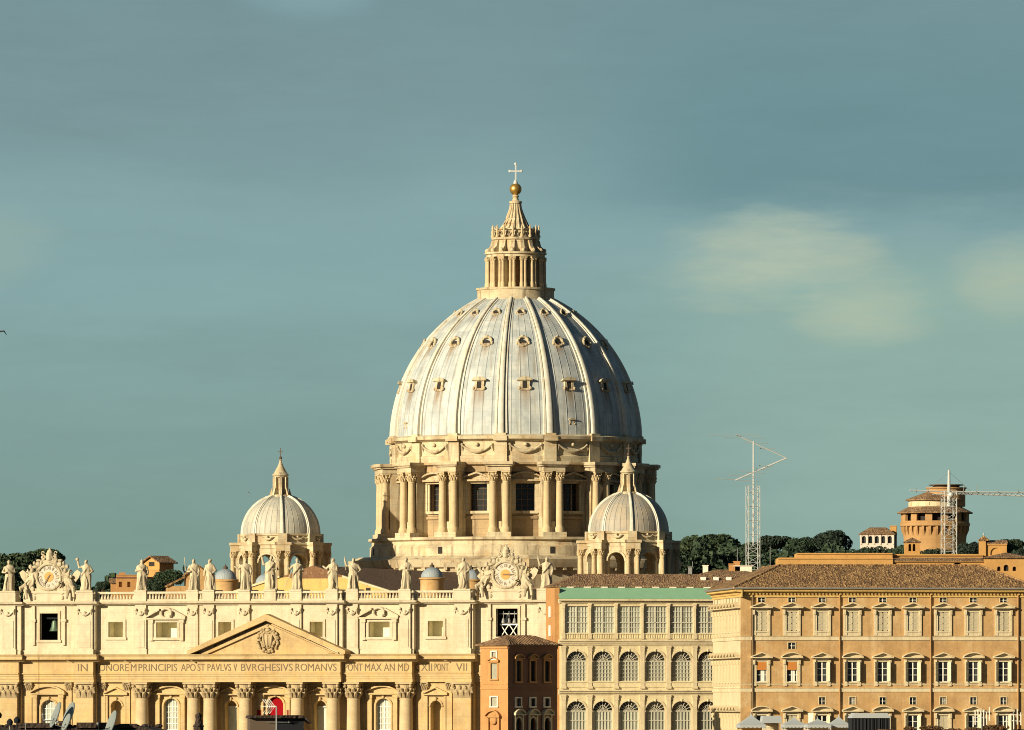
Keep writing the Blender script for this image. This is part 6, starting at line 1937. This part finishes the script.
# ------------------------------------------------------------------ foreground: terrace with tents
tb = thing('terrace_building', 'low ochre terrace building whose edge carries the white tents', 'building', (0, 0, 0))
b = MB(); b.block(26, 100, 1000, 1130, 0, 18.6, []); b.build('wall', 'ochre_plaster', tb)
d = 1100.0; s = d / FPX
X = lambda px: fx(px, d); Z = lambda y: fz(y, d)
G4 = 'white party tents on the terrace'
def pagoda_tent(px, ypeak, wpx, label, dd=0.0):
    w_ = wpx * s / 2; z0 = 18.6
    t = thing('tent', label, 'tent', (X(px), d + dd, z0), R(6), G4)
    ze_ = Z(724.5) - z0; zp = Z(ypeak) - z0
    b = MB(); n = 6; prof = []
    for i in range(n + 1):
        q = i / n; prof.append((w_ * (1 - q) ** 1.35 + 0.03, ze_ + (zp - ze_) * q))
    vs, fs = [], []
    for r_, z in prof: vs += [(-r_, -r_, z), (r_, -r_, z), (r_, r_, z), (-r_, r_, z)]
    for i in range(n):
        for k in range(4): fs.append((i * 4 + k, i * 4 + (k + 1) % 4, i * 4 + 4 + (k + 1) % 4, i * 4 + 4 + k))
    b.add(vs, fs); b.tube([(0, 0, zp - 0.1), (0, 0, zp + 0.25)], 0.05, 6)
    b.build('canopy', 'tent_shaded', t)
    b = MB()
    for k in range(4):
        c = MB(RZ(k * PI / 2)); c.box(-w_, w_, -w_ - 0.012, -w_ + 0.012, ze_ - 0.38, ze_ + 0.01)
        for j in range(6): c.prism([(-w_ + j * w_ / 3, ze_ - 0.38), (-w_ + (j + 1) * w_ / 3, ze_ - 0.38), (-w_ + (j + 0.5) * w_ / 3, ze_ - 0.52)], 'y', -w_ - 0.01, -w_ + 0.01)
        b.merge(c)
    b.build('valance', 'tent_shaded', t)
    for sx in (-1, 1):
        for sy in (-1, 1):
            b = MB(); b.tube([(sx * (w_ - 0.06), sy * (w_ - 0.06), 0), (sx * (w_ - 0.06), sy * (w_ - 0.06), ze_)], 0.05, 6); b.build('leg', 'white_metal', t)
    b = MB(); b.box(-w_ + 0.1, w_ - 0.1, w_ - 0.1, w_ - 0.06, 0, ze_); b.build('back_sheet', 'yellow_plaster' if px < 760 else 'glazing_grey', t)
pagoda_tent(751, 714.0, 26, 'white pointed tent at the left end of the terrace with the sharpest peak')
pagoda_tent(795, 717.5, 22, 'white pointed tent just right of the flat topped tent', 4)
pagoda_tent(818, 718.5, 24, 'white pointed tent between two others, beside the white post', 1)
pagoda_tent(839.5, 716.0, 20, 'white pointed tent beside the dark pavilion', 3)
t = thing('flat_tent', 'grey white flat topped tent behind the pointed tents', 'tent', (X(773), d + 9, 18.6), R(6), G4)
b = MB(); zt_ = Z(716) - 18.6; b.prism([(-1.45, zt_ - 1.0), (-1.25, zt_), (1.25, zt_), (1.45, zt_ - 1.0)], 'y', -1.3, 1.3); b.build('canopy', 'tent_shaded', t)
for sx in (-1, 1):
    for sy in (-1, 1):
        b = MB(); b.tube([(sx * 1.3, sy * 1.2, 0), (sx * 1.3, sy * 1.2, zt_ - 1)], 0.06, 6); b.build('leg', 'white_metal', t)
b = MB(); b.box(-1.2, 1.2, 1.1, 1.16, 0, zt_ - 1.0); b.ball((0.2, 0.4, zt_ - 1.3), 0.7, 0.4, 0.5, 10, 6); b.build('back_sheet', 'shutter_cream', t)
t = thing('pavilion', 'dark open pavilion with a pale flat roof right of the tents', 'pavilion', (X(869), d, 18.6), R(5))
zt_ = Z(713) - 18.6
b = MB(); b.prism([(-2.7, zt_ - 0.55), (-2.2, zt_), (2.3, zt_), (2.75, zt_ - 0.55), (2.75, zt_ - 0.7), (-2.7, zt_ - 0.7)], 'y', -2.2, 2.2); b.build('roof', 'tent_shaded', t)
for k in range(5):
    b = MB(); x0 = -2.6 + k * 1.06
    vs = []
    for i in range(7):
        vs += [(x0 + 1.0 * i / 6, -2.0 + 0.08 * math.sin(i * 2.1 + k), 0), (x0 + 1.0 * i / 6, -2.0 + 0.08 * math.sin(i * 2.1 + k), zt_ - 0.7)]
    b.add(vs, [(2 * i, 2 * i + 2, 2 * i + 3, 2 * i + 1) for i in range(6)]); b.build('curtain', 'dark_metal', t)
b = MB(); b.box(-2.65, -2.58, -2, 2, 0, zt_ - 0.7); b.box(2.6, 2.67, -2, 2, 0, zt_ - 0.7); b.box(-2.6, 2.6, 1.94, 2.0, 0, zt_ - 0.7); b.build('side_sheet', 'dark_metal', t)
t = thing('white_post', 'small white boxed post standing behind the middle tents', 'post', (X(814), d + 12, 18.6))
b = MB(); b.box(-0.33, 0.33, -0.3, 0.3, 0, Z(714) - 18.6); b.build('shaft', 'painted_white', t)
b = MB(); b.box(-0.4, 0.4, -0.36, 0.36, Z(714) - 18.6, Z(713) - 18.6); b.build('cap', 'painted_white', t)
G5 = 'rusty shrubs along the terrace edge'
rs = crown_shape(5, 1.7, 1.0, 0.9, 6, 700, 0.13)
rso = rs.build('shrub', 'rusty_leaves', None, recalc=False, loc=(X(884), d - 8, 20.3))
labs = ['leftmost rusty shrub on the terrace, beside the dark pavilion', 'rusty shrub second from the dark pavilion', 'rusty shrub third from the dark pavilion, below a drain pipe', 'rusty shrub left of the white aerials',
        'rusty shrub under the larger white aerial', 'rusty shrub between the two white aerials', 'rightmost rusty shrub by the frame edge']
for i, lab in enumerate(labs):
    o = rso if i == 0 else rso.copy()
    if i: COL.objects.link(o)
    o.location = (X(884 + i * 22), d - 8 + (i % 3), 19.95 + 0.25 * ((i * 7) % 3)); o.rotation_euler = (0, 0, i * 1.3); o.scale = (1.15, 1, 0.9 + 0.15 * (i % 2))
    tag(o, lab, 'shrub', G5)
def panel_aerial(px, ytop, label, seed, n):
    t = thing('aerial', label, 'aerial', (X(px), d - 14, 18.6), R(8), 'white aerials on the terrace')
    r_ = random.Random(seed)
    b = MB(); b.tube([(0, 0, 0), (0, 0, Z(ytop) - 18.6)], 0.06, 6); b.build('mast', 'grey_metal', t)
    for k in range(n):
        x = -1.0 + 2.0 * k / (n - 1); zc = Z(ytop + 7) - 18.6 + r_.uniform(-0.4, 0.3)
        b = MB(); b.box(x - 0.06, x + 0.06, -0.25, -0.15, zc - 1.1, zc + 1.0 + r_.uniform(-0.5, 0.2)); b.build('panel', 'painted_white', t)
    for zq in (3, 9):
        b = MB(); b.tube([(-1.1, -0.1, Z(ytop + zq) - 18.6), (1.1, -0.1, Z(ytop + zq + 1) - 18.6)], 0.05, 5); b.build('crossbar', 'painted_white', t)
panel_aerial(976, 708, 'larger white aerial of upright bars before the palazzo', 3, 6)
panel_aerial(1007, 711, 'smaller white aerial near the right frame edge', 4, 5)

# ------------------------------------------------------------------ foreground: near roofs, dishes, aerials
d = 300.0; s = d / FPX
X = lambda px: fx(px, d); Z = lambda y: fz(y, d)
rt = thing('near_house', 'dark roofed near house along the bottom left with satellite dishes', 'house', (0, d, 0))
b = MB(); b.block(-22, X(160), -6, 8, 0, 21.6, []); b.build('wall', 'red_brick', rt)
b = MB(); b.prism([(-7, 21.5), (1.0, Z(726)), (9, 21.5)], 'x', -22, X(140)); b.prism([(X(140), 21.5), (X(140), Z(726)), (X(150), Z(727.5)), (X(162), Z(731)), (X(162), 21.5)], 'y', -3, 5)
for i in range(26):
    x = -20 + i * 0.26 + 0.05 * math.sin(i * 3.1)
    b.ball((x, 0.9, Z(726)), 0.16, 0.12, 0.05 + 0.03 * math.sin(i * 1.7) ** 2, 7, 5)
b.box(X(18), X(52), 0.4, 1.4, Z(728), Z(723.2)); b.box(X(58), X(66), 0.5, 1.3, Z(727), Z(722.2)); b.box(X(76), X(106), 0.4, 1.4, Z(728), Z(722.6)); b.box(X(118), X(136), 0.5, 1.3, Z(728), Z(723.8))
b.build('roof', 'dark_tiles', rt)
G6 = 'satellite dishes on the near roof'
def dish(px, py, r_, label, yaw, tilt, dd=0.0):
    t = thing('satellite_dish', label, 'satellite dish', (X(px), d - 1.5 + dd, Z(py)), 0.0, G6)
    m = RZ(R(yaw)) @ Matrix.Rotation(R(tilt), 4, 'X')
    b = MB(m)
    prof = [(r_ * q, -0.16 * r_ * (1 - q * q)) for q in (0.05, 0.3, 0.55, 0.8, 0.95, 1.0)]
    front = MB(); front.lathe([(p[0], p[1]) for p in prof] + [(r_ * 1.03, 0.005), (r_ * 1.02, -0.02)] + [(p[0], p[1] - 0.025) for p in prof[::-1]], 28)
    b.merge(front, Matrix.Rotation(R(90), 4, 'X'))
    b.build('reflector', 'dish_grey', t, True)
    b = MB(m); b.tube([(0, 0.1, -0.2), (0, -0.35, -r_ * 0.75), (0, -r_ * 0.9, -r_ * 0.35)], 0.02, 5); b.ball((0, -r_ * 0.9, -r_ * 0.33), 0.05); b.build('feed_arm', 'grey_metal', t)
    b = MB(); b.tube([(0.05, 0.25, 0), (0.05, 0.3, -1.3)], 0.03, 6); b.build('bracket', 'dark_metal', t)
dish(57.5, 714.5, 0.50, 'leftmost satellite dish, seen nearly edge on', -74, -20)
dish(70.0, 715.0, 0.52, 'tall satellite dish second from the left with a smaller one before it', -70, -20, 0.4)
dish(69.6, 722.0, 0.34, 'smallest satellite dish, tucked in front of a taller one', -68, -22, -0.9)
dish(112.5, 723.5, 0.52, 'satellite dish standing alone right of the other three', -72, -20)
def stick(name, px, y0, y1, r_, mat, label, cat, extra=None):
    t = thing(name, label, cat, (X(px), d - 2.2, Z(y1) - 1.6))
    b = MB(); b.tube([(0, 0, 0), (0, 0, Z(y0) - t.location.z)], r_, 6); b.build('pole', mat, t)
    if extra: extra(t, Z(y0) - t.location.z)
    return t
stick('thin_pole', 42.4, 657, 726, 0.012, 'dark_metal', 'thin dark pole rising before the left tower of the front', 'pole')
def chev(t, zt_):
    b = MB(); b.tube([(-0.3, 0, zt_ - 0.12), (0.06, 0, zt_ - 0.12)], 0.014, 5); b.build('boom', 'dark_metal', t)
def cowl(t, zt_):
    b = MB(); b.lathe([(0.1, zt_ - 0.15), (0.13, zt_ - 0.02), (0.07, zt_ + 0.06), (0.02, zt_ + 0.1)], 10); b.build('cowl', 'dark_metal', t, True)
stick('chimney_pipe', 2.5, 714, 730, 0.035, 'dark_metal', 'dark chimney pipe at the far left bottom corner', 'chimney pipe', cowl)
stick('chimney_pipe', 20.5, 719, 730, 0.03, 'dark_metal', 'short dark chimney pipe right of the corner one, before the left tower', 'chimney pipe', cowl)
stick('chimney_pipe', 13.5, 721, 730, 0.02, 'grey_metal', 'stubby grey chimney pipe between the two dark pipes at far left', 'chimney pipe', cowl)
stick('aerial_stub', 29, 722, 730, 0.015, 'grey_metal', 'small grey aerial leaning on the dark roof left of the dishes', 'aerial', chev)
d = 340.0
X = lambda px: fx(px, d); Z = lambda y: fz(y, d)
t = thing('chimney_pot', 'dark waisted chimney pot in front of the columns left of the hut', 'chimney', (X(198.5), d, 20.0))
z0 = t.location.z
b = MB(); b.lathe([(0.22, 0), (0.22, Z(727) - z0), (0.26, Z(726) - z0), (0.17, Z(724) - z0), (0.12, Z(719) - z0), (0.15, Z(716.5) - z0), (0.14, Z(714.8) - z0), (0.07, Z(713.5) - z0), (0.02, Z(712.5) - z0)], 14); b.build('pot', 'dark_tiles', t, True)
b = MB(); b.box(-0.4, 0.4, -0.3, 0.3, 0, 2.9); b.build('stack', 'red_brick', t)
d = 350.0; s = d / FPX
X = lambda px: fx(px, d); Z = lambda y: fz(y, d)
t = thing('roof_hut', 'dark rooftop hut with a red brown roof in front of the red cloth', 'hut', (X(250), d, 0), R(6))
wd = (304 - 250) * s
b = MB(); b.block(0, wd * 0.48, 0, 1.6, 0, Z(718), []); b.build('front_wall', 'bark', t)
b = MB(); b.block(wd * 0.485, wd, 0.02, 1.6, 0, Z(718), []); b.build('panel_wall', 'dark_metal', t)
b = MB(); b.prism([(-0.08, Z(718)), (-0.02, Z(715.4)), (wd * 0.98, Z(715.2)), (wd + 0.36, Z(722.5)), (wd + 0.3, Z(723.6)), (wd - 0.02, Z(718.2))], 'y', -0.25, 1.9); b.build('roof', 'dark_tiles', t)
b = MB(); b.tube([(wd * 0.3, -0.1, Z(722)), (wd * 0.75, -0.1, Z(722.3))], 0.012, 5); b.ball((wd * 0.72, -0.1, Z(722)), 0.05); b.build('lamp', 'grey_metal', t)
t = thing('television_aerial', 'white arrow shaped television aerial on a grey pole above the rooftop hut', 'aerial', (X(277), d - 0.8, Z(731)), 0)
z0 = t.location.z
b = MB(); b.tube([(0, 0, 0), (0, 0, Z(706) - z0)], 0.035, 8); b.build('pole', 'grey_metal', t)
b = MB(); b.tube([(X(262) - X(277), 0, Z(706.4) - z0), (0.0, 0, Z(706.4) - z0)], 0.022, 6); b.build('boom', 'painted_white', t)
for k in range(4):
    b = MB(); x0 = (X(275.5 - 2.2 * k) - X(277)); zc = Z(706.4) - z0
    b.tube([(x0 - 5.5 * s, -0.05, zc + 7.2 * s), (x0, 0, zc), (x0 - 5.5 * s, 0.05, zc - 7.2 * s)], 0.022, 5); b.build('element', 'painted_white', t)

# ------------------------------------------------------------------ birds
def bird(px, py, d, span, label, mat, rz, flap):
    p = at(px, py, d)
    b = MB()
    b.lathe([(0.01, -0.5), (0.07, -0.36), (0.12, -0.05), (0.10, 0.2), (0.055, 0.36), (0.07, 0.44), (0.04, 0.52), (0.008, 0.6)], 10)
    bb = MB(); bb.merge(b, Matrix.Rotation(R(90), 4, 'X') @ Matrix.Scale(span / 1.6, 4))
    for sx in (-1, 1):
        k = span / 2
        pts = [(0.05, -0.14, 0.04), (0.48, -0.20, 0.04 + 0.25 * flap), (1.0, 0.02, 0.05 - 0.2 * flap), (0.55, 0.16, 0.02 + 0.22 * flap), (0.05, 0.16, 0.02)]
        v = [(sx * x * k, y * k * 1.3, z * k) for x, y, z in pts]
        v2 = [(x, y, z + 0.025 * k) for x, y, z in v]
        bb.add(v + v2, [(0, 1, 3, 4), (1, 2, 3), (5, 6, 8, 9), (6, 7, 8), (0, 1, 6, 5), (1, 2, 7, 6), (2, 3, 8, 7), (3, 4, 9, 8)])
    bb.add([(-0.1 * span, 0.3 * span, 0.0), (0.1 * span, 0.3 * span, 0.0), (0.03 * span, 0.12 * span, 0.0), (-0.03 * span, 0.12 * span, 0.0), (0, 0.2 * span, 0.02)], [(0, 1, 4), (1, 2, 4), (2, 3, 4), (3, 0, 4), (0, 1, 2, 3)])
    o = bb.build('bird', mat, None, False, p, rz)
    o.rotation_euler = (R(28), R(14), rz)
    tag(o, label, 'bird', 'birds in the sky')
bird(-1.5, 332.0, 420, 1.0, 'dark bird cut by the left edge of the picture', 'bird_dark', R(10), 1.0)
bird(248.5, 493, 1000, 0.8, 'tiny pale bird in the sky left of the left small dome', 'grey_metal', R(35), 0.8)
